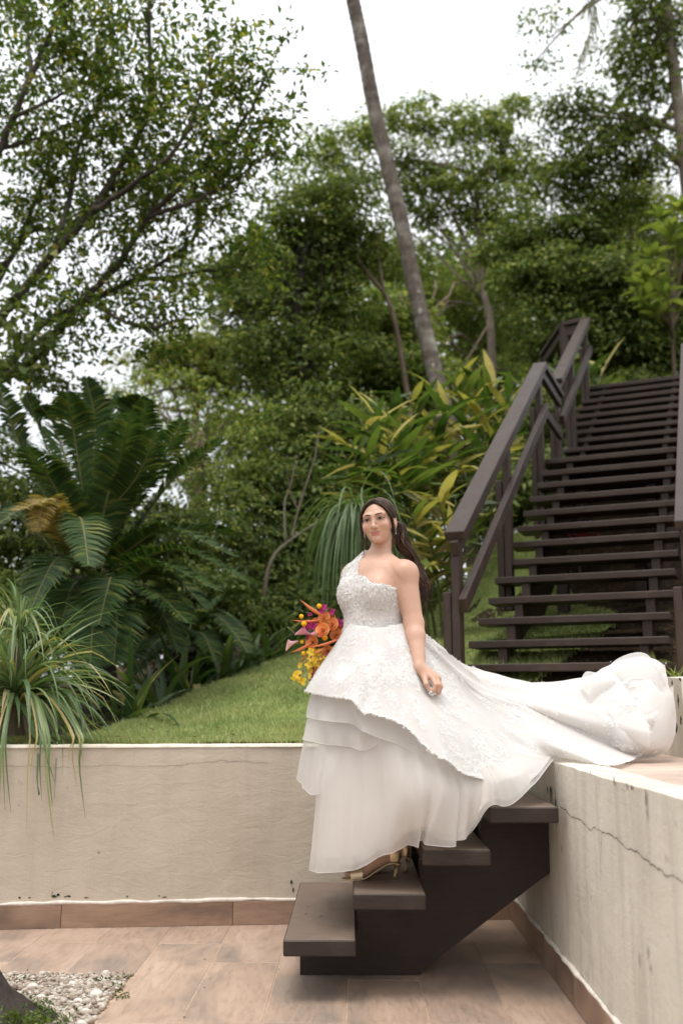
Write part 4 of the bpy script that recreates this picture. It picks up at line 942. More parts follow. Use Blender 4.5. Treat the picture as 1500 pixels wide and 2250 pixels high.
# second one behind the bride
pb2 = gnd(850, 7.9); ph2 = U(782, 1122, 7.9)
pony2 = empty('ponytail_palm', pb2, 'slender plant with long hanging grassy leaves just behind the bride', 'ponytail palm')
V, Fc = tube(spline([pb2, (pb2 + ph2) / 2 + np.array([.05, 0, 0]), ph2], 12), np.linspace(.08, .035, 12), 9, jit=.05); mesh('stem', rel(V, pony2), Fc, BARK_T, pony2)
hc = MB()
for k in range(260):
    az = rng.uniform(0, 2 * PI); el = rng.uniform(-.1, 1.25); d = np.array([math.cos(az) * math.cos(el) - .12, math.sin(az) * math.cos(el), math.sin(el)])
    V, Fs = ribbon(ph2 + rng.normal(0, .02, 3), d, rng.uniform(.55, 1.1), rng.uniform(.012, .022), rng.uniform(1.6, 2.8), 11, rng.uniform(-.5, .5)); 
    V, Fs = V, Fs
    mesh('leaf', rel(V, pony2), Fs, G_PONYD, pony2, True)

# ---- shared blade meshes for broad leaves (length 1 along x)
def blade(name, width, bend, mat, n=7, cup=.2, wave=.0, split=0):
    t = np.linspace(0, 1, n); w = width * np.sin(np.pi * np.clip(t * .96 + .04, 0, 1) ** .85) ** .8 * .5; w[-1] = .004
    x = t * (1 - .12 * bend); z = -bend * .45 * t ** 2
    wv = wave * np.sin(t * 9)
    V = np.stack([np.stack([x, -w, z + w * cup * 2 + wv], -1), np.stack([x, 0 * t, z], -1), np.stack([x, w, z + w * cup * 2 - wv], -1)], 1).reshape(-1, 3); Fs = []
    for i in range(n - 1): a = 3 * i; Fs += [(a, a + 3, a + 4, a + 1), (a + 1, a + 4, a + 5, a + 2)]
    return raw_mesh(name, V, Fs, [mat], True)
def place_leaf(me, p, d, upn, L, parent, name='leaf'):
    x = nrm(d); y = nrm(np.cross(upn, x)); z = np.cross(x, y); o = link(name, me, parent)
    lp = np.asarray(p) - np.array(parent.location)
    o.matrix_basis = Matrix([[x[i] * L, y[i] * L, z[i] * L, lp[i]] for i in range(3)] + [[0, 0, 0, 1]]); return o
GB = [[blade('ginger_blade', .18, b, m_, wave=.006) for b in (.25, .6, 1.0)] for m_ in (G_GING, G_GINGY, G_GINGD)]
def ginger(label, basepx, D, tips, leafL, nl=10, mixw=(.62, .27, .11), grp=None):
    b = gnd(basepx[0], D); o = empty('ginger_plant', b, label, 'ginger plant', grp)
    for (tx, ty, td) in tips:
        p0 = b + np.array([rng.normal(0, .12), rng.normal(0, .12), 0]); p2 = U(tx, ty, td); p1 = p0 * .45 + p2 * .55 + np.array([0, 0, .30 * np.linalg.norm(p2 - p0)])
        s_ = spline([p0, p1 * .5 + (p0 * .6 + p2 * .4) * .5 + np.array([0, 0, .1]), p2], 14)
        V, Fc = tube(s_, np.linspace(.014, .006, 14), 5); mesh('stem', rel(V, o), Fc, PETIOLE, o, True)
        for k in range(nl):
            f = .35 + .65 * (k + .5) / nl; i = min(int(f * 13), 12); p = s_[i]; tn = nrm(s_[i + 1] - s_[i]); sd_ = nrm(np.cross(tn, [0, 0, 1])) * (1 if k % 2 else -1)
            d = tn * .75 + sd_ * rng.uniform(.5, .95) + rng.normal(0, .18, 3) + np.array([0, 0, .05]); kind = rng.choice(3, p=mixw)
            place_leaf(GB[kind][rng.integers(3)], p, d, np.array([0, -.1, 1]) + rng.normal(0, .25, 3), leafL * rng.uniform(.75, 1.2), o)
    return o
ginger('variegated ginger with yellowing leaves leaning left above the bride', (880, 1300), 9.2, [(790, 920, 8.6), (770, 965, 8.6), (755, 1030, 8.6), (830, 900, 8.8), (800, 985, 8.4), (850, 950, 8.4), (830, 1040, 8.2), (870, 1010, 8.2), (785, 1050, 8.7), (880, 930, 8.7), (910, 1060, 8.2)], .46, 15, (.68, .25, .07))
ginger('variegated ginger at the foot of the palm trunk', (960, 1300), 10, [(840, 880, 9.6), (900, 860, 9.7), (960, 850, 9.8), (900, 930, 9.3), (950, 920, 9.3), (990, 880, 9.5), (930, 990, 9.0), (980, 970, 9.0), (880, 1010, 9.1)], .46, 15, (.68, .25, .07))
ginger('variegated ginger pushing up against the lower handrail', (1030, 1290), 10.2, [(1000, 830, 10), (1050, 835, 10), (1090, 830, 10.2), (1080, 900, 9.8), (1030, 920, 9.5), (1120, 860, 10.2), (1060, 980, 9.4), (1010, 1020, 9.0), (1110, 960, 9.8), (1150, 830, 10.6)], .48, 14, (.68, .25, .07))
ginger('ginger with broad yellow leaves right beside the bride\'s head', (960, 1290), 8.3, [(905, 1130, 8.0), (960, 1090, 8.0), (1000, 1100, 8.1), (940, 1180, 7.9), (1000, 1180, 8.0), (910, 1230, 8.0), (970, 1240, 7.9)], .42, 13, (.46, .44, .10))
ginger('ginger growing up behind the upper handrail beside the landing', (1250, 1000), 14.6, [(1230, 800, 14.4), (1260, 775, 14.6), (1300, 800, 14.8), (1330, 800, 14.8), (1215, 840, 14.2), (1280, 850, 14.4), (1310, 860, 14.6)], .6, 9, (.8, .15, .05))
# ---- broad-leaved shrub at the right edge
SB = [blade('shrub_blade', .40, b, G_SHRUB, cup=.28) for b in (.1, .4, .7)]
sb = gnd(1487, 15.6); o = empty('leafy_shrub', sb, 'small tree with bright glossy leaves beyond the top of the long stairs', 'shrub')
ros = [(1452, 478), (1490, 448), (1432, 560), (1405, 625), (1472, 560), (1462, 640), (1498, 520), (1442, 685), (1425, 610), (1490, 610), (1480, 670), (1500, 560), (1470, 510), (1415, 655), (1520, 480), (1530, 600)]
mb = MB(); s_ = spline([sb, U(1481, 860, 15.5), U(1478, 780, 15.4), U(1476, 700, 15.2)], 12); mb.add(*tube(s_, np.linspace(.034, .022, 12), 7))
for (x, y) in ros:
    c = U(x, y, 15.1 + rng.uniform(-.6, .6)); mb.add(*limb(s_[-1 - rng.integers(0, 3)], c, .020, .008, .05))
    for k in range(14):
        a = k * 2.4 + rng.uniform(-.3, .3); el = rng.uniform(-.2, 1.3)
        d = np.array([math.cos(a) * math.cos(el), math.sin(a) * math.cos(el), math.sin(el)])
        place_leaf(SB[rng.integers(3)], c + d * .02 + np.array([0, 0, -.012 * k]), d, np.array([0, -.1, 1]) + rng.normal(0, .15, 3) + d * np.array([-.4, -.4, 0]), rng.uniform(.26, .42), o)
mb.build('stem', BARK_T, o, True)
# ---- strap-leaved clumps along the shaded lawn edge
for k, (x, D, lab) in enumerate([(300, 7.0, 'first strap-leaved clump at the lawn edge, nearest the spilling plant'), (355, 7.6, 'strap-leaved clump at the lawn edge under the low cycad fronds'), (415, 8.2, 'strap-leaved clump at the lawn edge in front of the low cycad'),
                                 (470, 8.7, 'strap-leaved clump at the lawn edge right of the low cycad'), (525, 9.2, 'strap-leaved clump at the lawn edge halfway to the bouquet'), (575, 9.6, 'tall strap-leaved clump at the lawn edge below the bare sapling'),
                                 (620, 10.1, 'strap-leaved clump at the lawn edge just left of the bouquet'), (660, 10.6, 'strap-leaved clump half hidden behind the top of the bouquet'), (715, 11.2, 'strap-leaved clump in the shade between bouquet and bodice'), (950, 12.6, 'strap-leaved clump in the shade just right of the bride\'s back')]):
    b = gnd(x, D + .15); o = empty('strap_leaf_plant', b, lab, 'plant', 'strap-leaved plants along the lawn edge')
    for j in range(26):
        a = rng.uniform(0, 2 * PI); el = rng.uniform(.4, 1.35); d = np.array([math.cos(a) * math.cos(el), math.sin(a) * math.cos(el), math.sin(el)])
        V, Fs = ribbon(b + rng.normal(0, .05, 3) * np.array([1, 1, 0]), d, rng.uniform(.45, .85), rng.uniform(.045, .075), rng.uniform(.3, 1.0), 8, rng.uniform(-.4, .4), gut=.12)
        mesh('leaf', rel(V, o), Fs, G_STRAP if rng.random() > .07 else G_GINGY, o, True)
# ---- bare-branched sapling
sap = empty('bare_sapling', gnd(585, 10.9), 'bare pale-branched sapling in the shade left of the bride', 'sapling')
mb = MB()
for pts, r in ((((580, 1400), (582, 1300), (600, 1225), (650, 1178), (720, 1135)), .028), (((640, 1187), (655, 1120), (690, 1010), (700, 950)), .016), (((628, 1195), (625, 1110), (640, 1060), (650, 1000)), .014), (((650, 1178), (700, 1150), (730, 1148)), .010), (((655, 1120), (640, 1090), (632, 1050)), .009)):
    pp = [U(x, y, 10.9) for x, y in pts]
    if r == .028: pp[0] = gnd(585, 10.9)
    mb.add(*tube(spline(pp, 16), np.linspace(r, r * .4, 16), 6, jit=.04))
mb.build('branches', BARK_P, sap, True)
sap2 = empty('crooked_sapling', gnd(880, 14.8), 'thin crooked grey trunk leaning beside the leaning palm', 'tree trunk')
mb = MB()
for pts, r in ((((900, 900), (860, 680), (800, 590), (760, 520)), .04), (((845, 655), (830, 560), (828, 510)), .025)):
    mb.add(*tube(spline([U(x, y, 14.3) for x, y in pts], 16), np.linspace(r, r * .5, 16), 6, jit=.04))
mb.add(*tube(spline([gnd(900, 14.3), U(905, 1000, 14.3), U(900, 900, 14.3)], 6), .04, 6)); mb.build('branches', BARK_T, sap2, True)
# ---- red cordyline and small sprouts by the stairs
RB = [blade('cordyline_blade', .2, b, G_RED, cup=.2) for b in (.3, .8)]
b = gnd(1275, 9.0); o = empty('cordyline', b, 'red-leaved cordyline seen between the stair treads', 'plant')
for k in range(16):
    a = k * 2.4; el = rng.uniform(.2, 1.2); d = np.array([math.cos(a) * math.cos(el), math.sin(a) * math.cos(el), math.sin(el)]); place_leaf(RB[k % 2], b + np.array([0, 0, .35]), d, np.array([0, 0, 1.]) + rng.normal(0, .2, 3), rng.uniform(.22, .34), o)
V, Fc = tube([b, b + np.array([0, 0, .2]), b + np.array([0, 0, .4])], .012, 6); mesh('stem', rel(V, o), Fc, BARK_T, o)
for (x, y, D, lab) in ((1487, 1490, 5.25, 'tuft of grass growing on top of the planter wall'), (1436, 1462, 6.0, 'small fern-like sprout behind the heap of the train')):
    b = U(x, y, D); o = empty('grass_tuft', b, lab, 'grass tuft')
    for k in range(22):
        a = rng.uniform(0, 2 * PI); el = rng.uniform(.5, 1.4); d = np.array([math.cos(a) * math.cos(el), math.sin(a) * math.cos(el), math.sin(el)])
        V, Fs = ribbon(b + rng.normal(0, .012, 3) * np.array([1, 1, 0]), d, rng.uniform(.07, .15), .008, rng.uniform(.3, 1.2), 5); mesh('blade', rel(V, o), Fs, G_SHRUB, o)
# ---- trunk foot and moss at the bottom left corner
tb = ZP(-85, 2250, 0)
stump = empty('tree_foot', (tb[0], tb[1], 0), 'flared dark foot of a tree trunk in the bottom left corner', 'tree trunk')
n, k = 16, 40; V = []
for i in range(n):
    t = i / (n - 1); z = -.02 + t * .9; r = .11 + .26 * math.exp(-t * 8)
    for j in range(k):
        a = 2 * PI * j / k; rr_ = r * (1 + .16 * math.exp(-t * 4) * math.sin(a * 5 + 1)) + .012 * math.sin(j * 2.6 + t * 3) + rng.normal(0, .004)
        V.append((tb[0] - .26 * t + rr_ * math.cos(a), tb[1] + rr_ * math.sin(a), z))
mesh('trunk', rel(V, stump), grid_faces(n, k, True), BARK_D, stump, True)
V, Fs, C = crown_leaves([(ZP(55, 2225, .03), np.array([.10, .06, .03])), (ZP(85, 2240, .03), np.array([.08, .05, .025])), (ZP(30, 2245, .05), np.array([.1, .05, .04]))], [500, 350, 400], .016, .02)
mesh('moss', V, Fs, G_MOSS, kind='stuff', label='green moss and seedlings round the trunk foot', category='moss')
for (x, y, lab) in ((225, 2155, 'small weed sprouting left in the gravel bed'), (268, 2151, 'small weed at the far edge of the gravel bed'), (272, 2185, 'small weed at the right edge of the gravel bed'), (48, 2152, 'tiny weed in the gravel behind the trunk foot'), (258, 2168, 'tiny weed in the gravel between the other two weeds')):
    b = ZP(x, y, 0.01); V, Fs, C = crown_leaves([(b, np.array([.020, .015, .007]))], 34, .014, .009)
    mb = MB(); mb.add(V, Fs); mb.add(*tube([b - np.array([.02, 0, .008]), b + np.array([0, 0, .004]), b + np.array([.02, .0, .008])], .002, 4)); mb.build('weed', G_MOSS, label=lab, category='weed', group='weeds in the gravel')

# ---- scattered fallen leaves and grit
LITTER = leafmat('dry_leaf', [(0, (.10, .055, .025)), (.5, (.20, .12, .05)), (1, (.34, .24, .11))], .15)
PP = []
for _ in range(260):
    u_, v_ = rng.random(), rng.random() ** 1.3; PP.append(lawn_pt(np.array([u_]), np.array([v_]))[0] + np.array([0, 0, .025]))
for _ in range(22): PP.append(np.array([rng.uniform(-1.9, .8), rng.uniform(3.9, 5.4), .004]))
for i_ in range(4):
    for _ in range(3): PP.append(np.array([rng.uniform(tx0[i_] + .02, tx1[i_] - .02), rng.uniform(SF + .05, SBK - .2), tz[i_] + .004]))
for _ in range(160):
    x_, y_ = rng.uniform(1.2, 2.6), rng.uniform(6.9, 8.6); PP.append(np.array([x_, y_, float(hill(x_, y_)) + .01]))
PP = np.array(PP); n_ = len(PP); ll = rng.uniform(.012, .05, n_) * np.where(PP[:, 2] < .85, .45, 1)
V, Fs = leaf_cards(PP, rng.normal(0, 1, (n_, 3)) * np.array([1, 1, .12]), rng.normal(0, .12, (n_, 3)) + np.array([0, 0, 1]), ll, ll * .5, .2, .05)
mesh('leaf_litter', V, Fs, LITTER, kind='stuff', label='scattered small dry leaves on lawn, steps and floor', category='leaf litter')
# ================================================================== the bride
SKIN = MT('skin', .46, .4)
at = SKIN.node('ShaderNodeAttribute'); at.attribute_name = 'tone'
SKIN.color(SKIN.mix(.12, at.outputs['Color'], SKIN.ramp(SKIN.noise(55, 3), [(.3, (.8, .74, .7)), (.7, (1.15, 1.12, 1.1))]), 'MULTIPLY'))
SKIN.b.inputs['Subsurface Weight'].default_value = .12; SKIN.b.inputs['Subsurface Radius'].default_value = (.012, .005, .003); SKIN.b.inputs['Subsurface Scale'].default_value = 1.0
SKIN = SKIN.m
m = MT('hair', .5, .22)
m.color(m.mix(.6, m.ramp(m.island(), [(0, (.016, .009, .006)), (.5, (.045, .025, .016)), (.85, (.10, .058, .036)), (1, (.18, .11, .065))]), m.ramp(m.noise(30, 2), [(.3, (.7, .7, .7)), (.7, (1.3, 1.25, 1.2))]), 'MULTIPLY')); HAIR = m.m
BROW = plain('brow_hair', (.045, .027, .020), .9, .05, .4, 300).m
EYEW = plain('eye_white', (.36, .32, .30), .5, .2, .03).m; IRIS = plain('iris', (.012, .007, .005), .5, .12).m
GOLD = MT('gold_leather', .28, .5); GOLD.color((.62, .48, .30)); GOLD.b.inputs['Metallic'].default_value = .85; GOLD.bump(GOLD.noise(80), .1, .002); GOLD = GOLD.m
GEM = MT('earring_crystal', .1, .8); GEM.color((.8, .78, .74)); GEM.b.inputs['Metallic'].default_value = .6; GEM = GEM.m
def cloth(name, c, tr, sh, var=.05):
    m = MT(name, .85, .15); m.b.inputs['Sheen Weight'].default_value = .15
    n = m.noise(6, 3); col = m.ramp(n, [(.3, tuple(x * (1 - var) for x in c)), (.7, c)]); m.color(col)
    m.bump(m.noise(260, 2), .12, .001)
    m.translucent(tr, col)
    if sh: m.sheer(sh)
    return m.m
LINING = cloth('ivory_lining', (.80, .755, .70), .2, 0)
TULLE = cloth('ivory_tulle', (.91, .875, .83), .42, .38)
ORGANZA = cloth('white_organza', (.88, .86, .83), .5, .32)
LACEB = cloth('lace_ground', (.83, .80, .765), .32, .06)
HEAPM = cloth('heap_organza', (.83, .81, .785), .35, .05)
LACEP = cloth('lace_petal', (.89, .875, .85), .25, 0, .03)
BODM = cloth('bodice_cloth', (.76, .725, .69), .15, 0)

BPOS = np.array([.10, 4.47, tz[1]]); PHI = math.radians(40); c4, s4 = math.cos(PHI), math.sin(PHI)
def l2w(p): p = np.asarray(p, float); return np.stack([p[..., 0] * c4 + p[..., 1] * s4, -p[..., 0] * s4 + p[..., 1] * c4, p[..., 2]], -1) + BPOS
def w2l(p): q = np.asarray(p, float) - BPOS; return np.stack([q[..., 0] * c4 - q[..., 1] * s4, q[..., 0] * s4 + q[..., 1] * c4, q[..., 2]], -1)
def rx(a): return np.array([[1, 0, 0], [0, math.cos(a), -math.sin(a)], [0, math.sin(a), math.cos(a)]])
def ry(a): return np.array([[math.cos(a), 0, math.sin(a)], [0, 1, 0], [-math.sin(a), 0, math.cos(a)]])
def rz(a): return np.array([[math.cos(a), -math.sin(a), 0], [math.sin(a), math.cos(a), 0], [0, 0, 1]])
HR = rz(math.radians(-17)) @ ry(math.radians(-6)) @ rx(math.radians(3)); HSC = .965
HO = U(821, 1141, 4.40) - HR @ np.array([0, -.083, 0]) * HSC
def h2w(p): return (np.asarray(p, float) * HSC) @ HR.T + HO
def w2h(p): return ((np.asarray(p, float) - HO) @ HR) / HSC
def l2h(p): return w2h(l2w(p))
# signed-distance shapes
def cap(p, a, b, ra, rb):
    a, b = np.asarray(a, np.float32), np.asarray(b, np.float32); ab = b - a
    t = np.clip(((p - a) @ ab) / (ab @ ab), 0, 1); d = p - a - t[..., None] * ab
    return np.sqrt((d * d).sum(-1)) - (ra + (rb - ra) * t)
def ell(p, c, r):
    q = (p - np.asarray(c, np.float32)); r = np.asarray(r, np.float32)
    k0 = np.sqrt(((q / r) ** 2).sum(-1)); k1 = np.sqrt(((q / r ** 2) ** 2).sum(-1)) + 1e-9
    return k0 * (k0 - 1) / k1
def smin(a, b, k): h = np.clip(.5 + .5 * (b - a) / k, 0, 1); return b + (a - b) * h - k * h * (1 - h)
def smax(a, b, k): return -smin(-a, -b, k)
shoL = np.array([.158, .015, 1.288]); shoR = np.array([-.140, .030, 1.300])
elbL = w2l(U(909, 1372, 4.34)); wriL = w2l(U(921, 1468, 4.23))
elbR = w2l(U(800, 1352, 4.78)); wriR = w2l(U(752, 1418, 4.66))
HN = w2l(h2w((0, .038, -.066)))                # top of the neck, under the skull
def sd_torso(p):
    d = ell(p, (0, .005, .93), (.18, .13, .15))
    d = smin(d, ell(p, (0, -.002, 1.07), (.136, .106, .17)), .06)
    d = smin(d, ell(p, (0, .012, 1.21), (.150, .108, .16)), .06)
    d = smin(d, ell(p, (0, .012, 1.295), (.155, .080, .075)), .05)
    for s in (-1, 1): d = smin(d, ell(p, (s * .068, -.066, 1.208), (.067, .060, .070)), .042)
    return d
def sd_body(p):
    d = sd_torso(p)
    d = smin(d, cap(p, (0, .032, 1.30), HN, .054, .0440), .035)
    for s, sh in ((1, shoL), (-1, shoR)):
        d = smin(d, cap(p, sh * np.array([.85, 1, 1]) + np.array([0, .006, .012]), np.array([s * .026, .028, 1.378]), .034, .033), .035)
        d = smin(d, cap(p, sh * .95 + np.array([0, 0, .058]), sh, .050, .060), .03)
        d = smin(d, cap(p, (s * .03, -.050, 1.340), (s * .12, -.014, 1.335), .008, .007), .018)      # collarbones
    d = smin(d, cap(p, shoL + np.array([.003, 0, -.005]), elbL, .0535, .0415), .03)
    m1 = elbL * .72 + wriL * .28
    d = smin(d, cap(p, elbL, m1, .0425, .040), .02); d = smin(d, cap(p, m1, wriL, .040, .0265), .02)
    d = smin(d, cap(p, shoR, elbR, .056, .044), .03); d = smin(d, cap(p, elbR, wriR, .042, .028), .02)
    d = smin(d, hand(p), .014)
    return d
def hl(x, y, D): return w2l(U(x, y, D))
KN = [hl(950, 1491, 4.19), hl(957, 1490, 4.205), hl(962, 1493, 4.22), hl(963, 1498, 4.235)]
PI_ = [hl(957, 1505, 4.165), hl(964, 1505, 4.18), hl(968, 1509, 4.195), hl(967, 1512, 4.21)]
DI_ = [hl(953, 1516, 4.165), hl(960, 1518, 4.178), hl(964, 1521, 4.195), hl(964, 1522, 4.208)]
TI_ = [hl(945, 1519, 4.18), hl(951, 1523, 4.19), hl(956, 1525, 4.205), hl(958, 1525, 4.215)]
THU = [hl(932, 1488, 4.20), hl(936, 1503, 4.17), hl(943, 1517, 4.17)]
def hand(p):
    d = cap(p, wriL, (KN[1] + KN[2]) / 2, .026, .017)
    for k in range(4): d = smin(d, cap(p, wriL * .7 + KN[k] * .3, KN[k], .018, .0115), .010)
    d = smin(d, cap(p, wriL * .6 + THU[0] * .4, THU[0], .018, .013), .012)
    f = None
    for k in range(4):
        r = (.0098, .0100, .0094, .0082)[k]
        g = smin(smin(cap(p, KN[k], PI_[k], r * 1.12, r), cap(p, PI_[k], DI_[k], r, r * .9), .003), cap(p, DI_[k], TI_[k], r * .9, r * .72), .003)
        f = g if f is None else np.minimum(f, g)
    d = smin(d, f, .004); g = smin(cap(p, THU[0], THU[1], .0125, .0105), cap(p, THU[1], THU[2], .0105, .0078), .004)
    return smin(d, g, .006)
def sd_head(p):
    """p in head coordinates"""
    d = ell(p, (0, .022, .028), (.074, .094, .080))
    d = smin(d, ell(p, (0, -.028, -.018), (.0625, .062, .088)), .03)
    d = smin(d, ell(p, (0, -.034, -.064), (.0440, .050, .040)), .024)
    d = smin(d, ell(p, (0, -.072, -.095), (.020, .0175, .016)), .018)
    for s in (-1, 1):
        d = smin(d, ell(p, (s * .0385, -.059, -.031), (.025, .026, .022)), .018)
        d = smin(d, cap(p, (s * .014, -.0865, .020), (s * .046, -.070, .022), .009, .008), .016)
        d = smax(d, -ell(p, (s * .032, -.1005, .001), (.019, .016, .0125)), .010)
        d = smin(d, ell(p, (s * .0315, -.0745, .0), (.0165, .0125, .0115)), .005)                # lids over the eyeball
        d = smin(d, ell(p, (s * .0755, .012, -.012), (.009, .018, .031)), .006); d = smax(d, -ell(p, (s * .084, .006, -.006), (.006, .009, .016)), .006)
        d = smin(d, ell(p, (s * .0105, -.0945, -.0405), (.0068, .009, .0062)), .006)
        d = smax(d, -ell(p, (s * .007, -.1035, -.0475), (.0042, .005, .0035)), .003)
    d = smin(d, cap(p, (0, -.086, .008), (0, -.1045, -.034), .0062, .0078), .011)
    d = smin(d, ell(p, (0, -.1065, -.037), (.0095, .0098, .0085)), .008)
    d = smax(d, -cap(p, (-.030, -.0935, -.0655), (.030, -.0935, -.0655), .0024, .0024), .010) if False else d
    for a, b, r in LIPS: d = smin(d, cap(p, a, b, *r), .005)
    for s in (-1, 1):
        d = smax(d, -cap(p, (0, -.0925, -.0678), (s * .016, -.0888, -.0660), .0022, .0020), .003); d = smax(d, -cap(p, (s * .016, -.0888, -.0660), (s * .027, -.0765, -.0575), .0019, .0008), .004)
    return d
LIPS = []
for s in (-1, 1):
    LIPS += [((0, -.0868, -.0640), (s * .012, -.0850, -.0622), (.0044, .0040)), ((s * .012, -.0850, -.0622), (s * .0290, -.0718, -.0555), (.0040, .0018)),
             ((0, -.0856, -.0722), (s * .013, -.0832, -.0702), (.0050, .0044)), ((s * .013, -.0832, -.0702), (s * .0280, -.0715, -.0568), (.0044, .0018))]
def sd_legs(p):
    d = None
    for hip, kn, an in ((np.array([.085, .0, .88]), w2l(U(850, 1690, 4.36)), ANK[0]), (np.array([-.085, .0, .88]), w2l(U(870, 1700, 4.55)), ANK[1])):
        g = smin(cap(p, hip, kn, .088, .056), smin(cap(p, kn, kn * .6 + an * .4, .055, .052), cap(p, kn * .6 + an * .4, an, .052, .030), .02), .02); d = g if d is None else np.minimum(d, g)
    return d
TZ = tz[1]
def fp(px, D, h):                               # foot point: photo column, depth, height above the tread
    p = U(px, 1900, D); return w2l(np.array([p[0], p[1], TZ + h]))
FD1, FD2 = 4.40, 4.56
FOOT = []
for (D, dx) in ((FD1, 0), (FD2, 24)):
    FOOT.append(dict(heel=fp(864 + dx, D + .02, .085), ank=fp(866 + dx, D + .015, .145), mid=fp(832 + dx, D + .01, .075), ball=fp(796 + dx, D, .030), D=D, dx=dx))
ANK = [f['ank'] for f in FOOT]
def sd_foot(p):
    d = None
    for f in FOOT:
        g = smin(cap(p, f['ank'], f['heel'], .033, .026), cap(p, f['heel'], f['mid'], .026, .024), .02)
        g = smin(g, cap(p, f['ank'], f['ball'], .030, .022), .03); g = smin(g, cap(p, f['mid'], f['ball'], .026, .022), .02)
        for k in range(5):
            w_ = (k - 2) * .0135; a = fp(790 + f['dx'] + abs(k - 3) * 1.5, f['D'] + w_, .024); b = fp(762 + f['dx'] + (5 * (4 - k) ** 1.0 if False else (0, 2, 5, 9, 14)[4 - k]), f['D'] + w_ * 1.05, .016)
            g = smin(g, cap(p, a, b, .0105, (.0078, .0080, .0084, .0090, .0115)[k]), .005)
        d = g if d is None else np.minimum(d, g)
    return d
def nets(fn, lo, hi, h):
    """surface of fn = 0 on a grid (surface nets)"""
    lo = np.asarray(lo, float); n = np.ceil((np.asarray(hi) - lo) / h).astype(int) + 1
    ax = [lo[i] + np.arange(n[i]) * h for i in range(3)]
    v = np.empty(n, np.float32)
    for i0 in range(0, n[0], 24):
        g = np.stack(np.meshgrid(ax[0][i0:i0 + 24], ax[1], ax[2], indexing='ij'), -1).astype(np.float32); v[i0:i0 + 24] = fn(g)
    ins = v < 0
    cs = [(0, 0, 0), (1, 0, 0), (0, 1, 0), (1, 1, 0), (0, 0, 1), (1, 0, 1), (0, 1, 1), (1, 1, 1)]
    m_ = [n[0] - 1, n[1] - 1, n[2] - 1]; sl = lambda A, c: A[c[0]:c[0] + m_[0], c[1]:c[1] + m_[1], c[2]:c[2] + m_[2]]
    cnt = sum(sl(ins, c).astype(np.int8) for c in cs); cell = (cnt > 0) & (cnt < 8)
    idx = np.argwhere(cell); vid = -np.ones(m_, np.int64); vid[tuple(idx.T)] = np.arange(len(idx))
    val = [v[idx[:, 0] + c[0], idx[:, 1] + c[1], idx[:, 2] + c[2]] for c in cs]
    acc = np.zeros((len(idx), 3)); k = np.zeros(len(idx))
    for a in range(8):
        for b in range(a + 1, 8):
            df = np.array(cs[b]) - np.array(cs[a])
            if np.abs(df).sum() != 1: continue
            x = (val[a] < 0) != (val[b] < 0); t = np.where(x, val[a] / (val[a] - val[b] + 1e-12), 0)
            acc += x[:, None] * (np.array(cs[a]) + t[:, None] * df); k += x
    V = lo + (idx + acc / k[:, None]) * h
    Fs = []
    for axn in range(3):
        o1, o2 = [(1, 2), (2, 0), (0, 1)][axn]
        A = ins; e = [slice(None)] * 3; s0 = list(e); s1 = list(e); s0[axn] = slice(0, -1); s1[axn] = slice(1, None)
        x = A[tuple(s0)] != A[tuple(s1)]; q = np.argwhere(x); q = q[(q[:, o1] > 0) & (q[:, o2] > 0) & (q[:, o1] < n[o1] - 1) & (q[:, o2] < n[o2] - 1)]
        d1 = np.zeros(3, int); d1[o1] = 1; d2 = np.zeros(3, int); d2[o2] = 1
        f = np.stack([vid[tuple((q - d1 - d2).T)], vid[tuple((q - d2).T)], vid[tuple(q.T)], vid[tuple((q - d1).T)]], -1)
        fl = ~A[tuple(q.T)]; f[fl] = f[fl][:, ::-1]; Fs.append(f)
    return V, np.concatenate(Fs)
def keep(V, Fs, fn):
    c = V[Fs].mean(1); Fs = Fs[fn(c)]; u_, inv = np.unique(Fs, return_inverse=True); return V[u_], inv.reshape(Fs.shape)
def smooth_mesh(V, Fs, it):
    V = V.copy()
    for _ in range(it):
        acc = np.zeros_like(V); k = np.zeros(len(V))
        for a, b in ((0, 1), (1, 2), (2, 3), (3, 0)):
            np.add.at(acc, Fs[:, a], V[Fs[:, b]]); np.add.at(acc, Fs[:, b], V[Fs[:, a]]); np.add.at(k, Fs[:, a], 1); np.add.at(k, Fs[:, b], 1)
        V = V * .4 + acc / k[:, None] * .6
    return V
full = lambda p: smin(sd_body(p), sd_head(l2h(p).astype(np.float32)) * HSC, .012)
HOL = w2l(HO); hz = HOL[2] - .150
pieces = []
hb0, hb1 = HOL - np.array([.12, .15, .165]), HOL + np.array([.12, .15, .13])
V, Fs = nets(full, hb0, hb1, .0027); pieces.append(keep(V, Fs, lambda c: c[:, 2] > hz - .004))
ha0 = np.minimum(np.min(TI_ + KN + THU, 0), wriL) - .03; ha1 = np.maximum(np.max(TI_ + KN + THU, 0), wriL) + .03; hzc = wriL[2] + .012
V, Fs = nets(sd_body, ha0, ha1 + np.array([.02, .02, .03]), .0023); pieces.append(keep(V, Fs, lambda c: c[:, 2] < hzc + .003))
V, Fs = nets(full, (-.30, -.25, .78), (.36, .24, hz + .03), .0062)
inhand = lambda c: (c[:, 2] < hzc) & (c[:, 0] > ha0[0]) & (c[:, 1] > ha0[1]) & (c[:, 1] < ha1[1] + .02)
pieces.append(keep(V, Fs, lambda c: (c[:, 2] < hz + .004) & ((c[:, 2] > .90) | (cap(c.astype(np.float32), elbL, wriL, .075, .06) < 0)) & ~((c[:, 2] < hzc - .004) & (cap(c.astype(np.float32), elbL, wriL * 1.6 - elbL * .6, .075, .075) < 0))))
V, Fs = nets(lambda p: np.minimum(sd_torso(p), sd_legs(p)), (-.30, -.30, .12), (.30, .30, .93), .014); pieces.append(keep(V, Fs, lambda c: (c[:, 2] < .905) & (c[:, 2] > .16)))
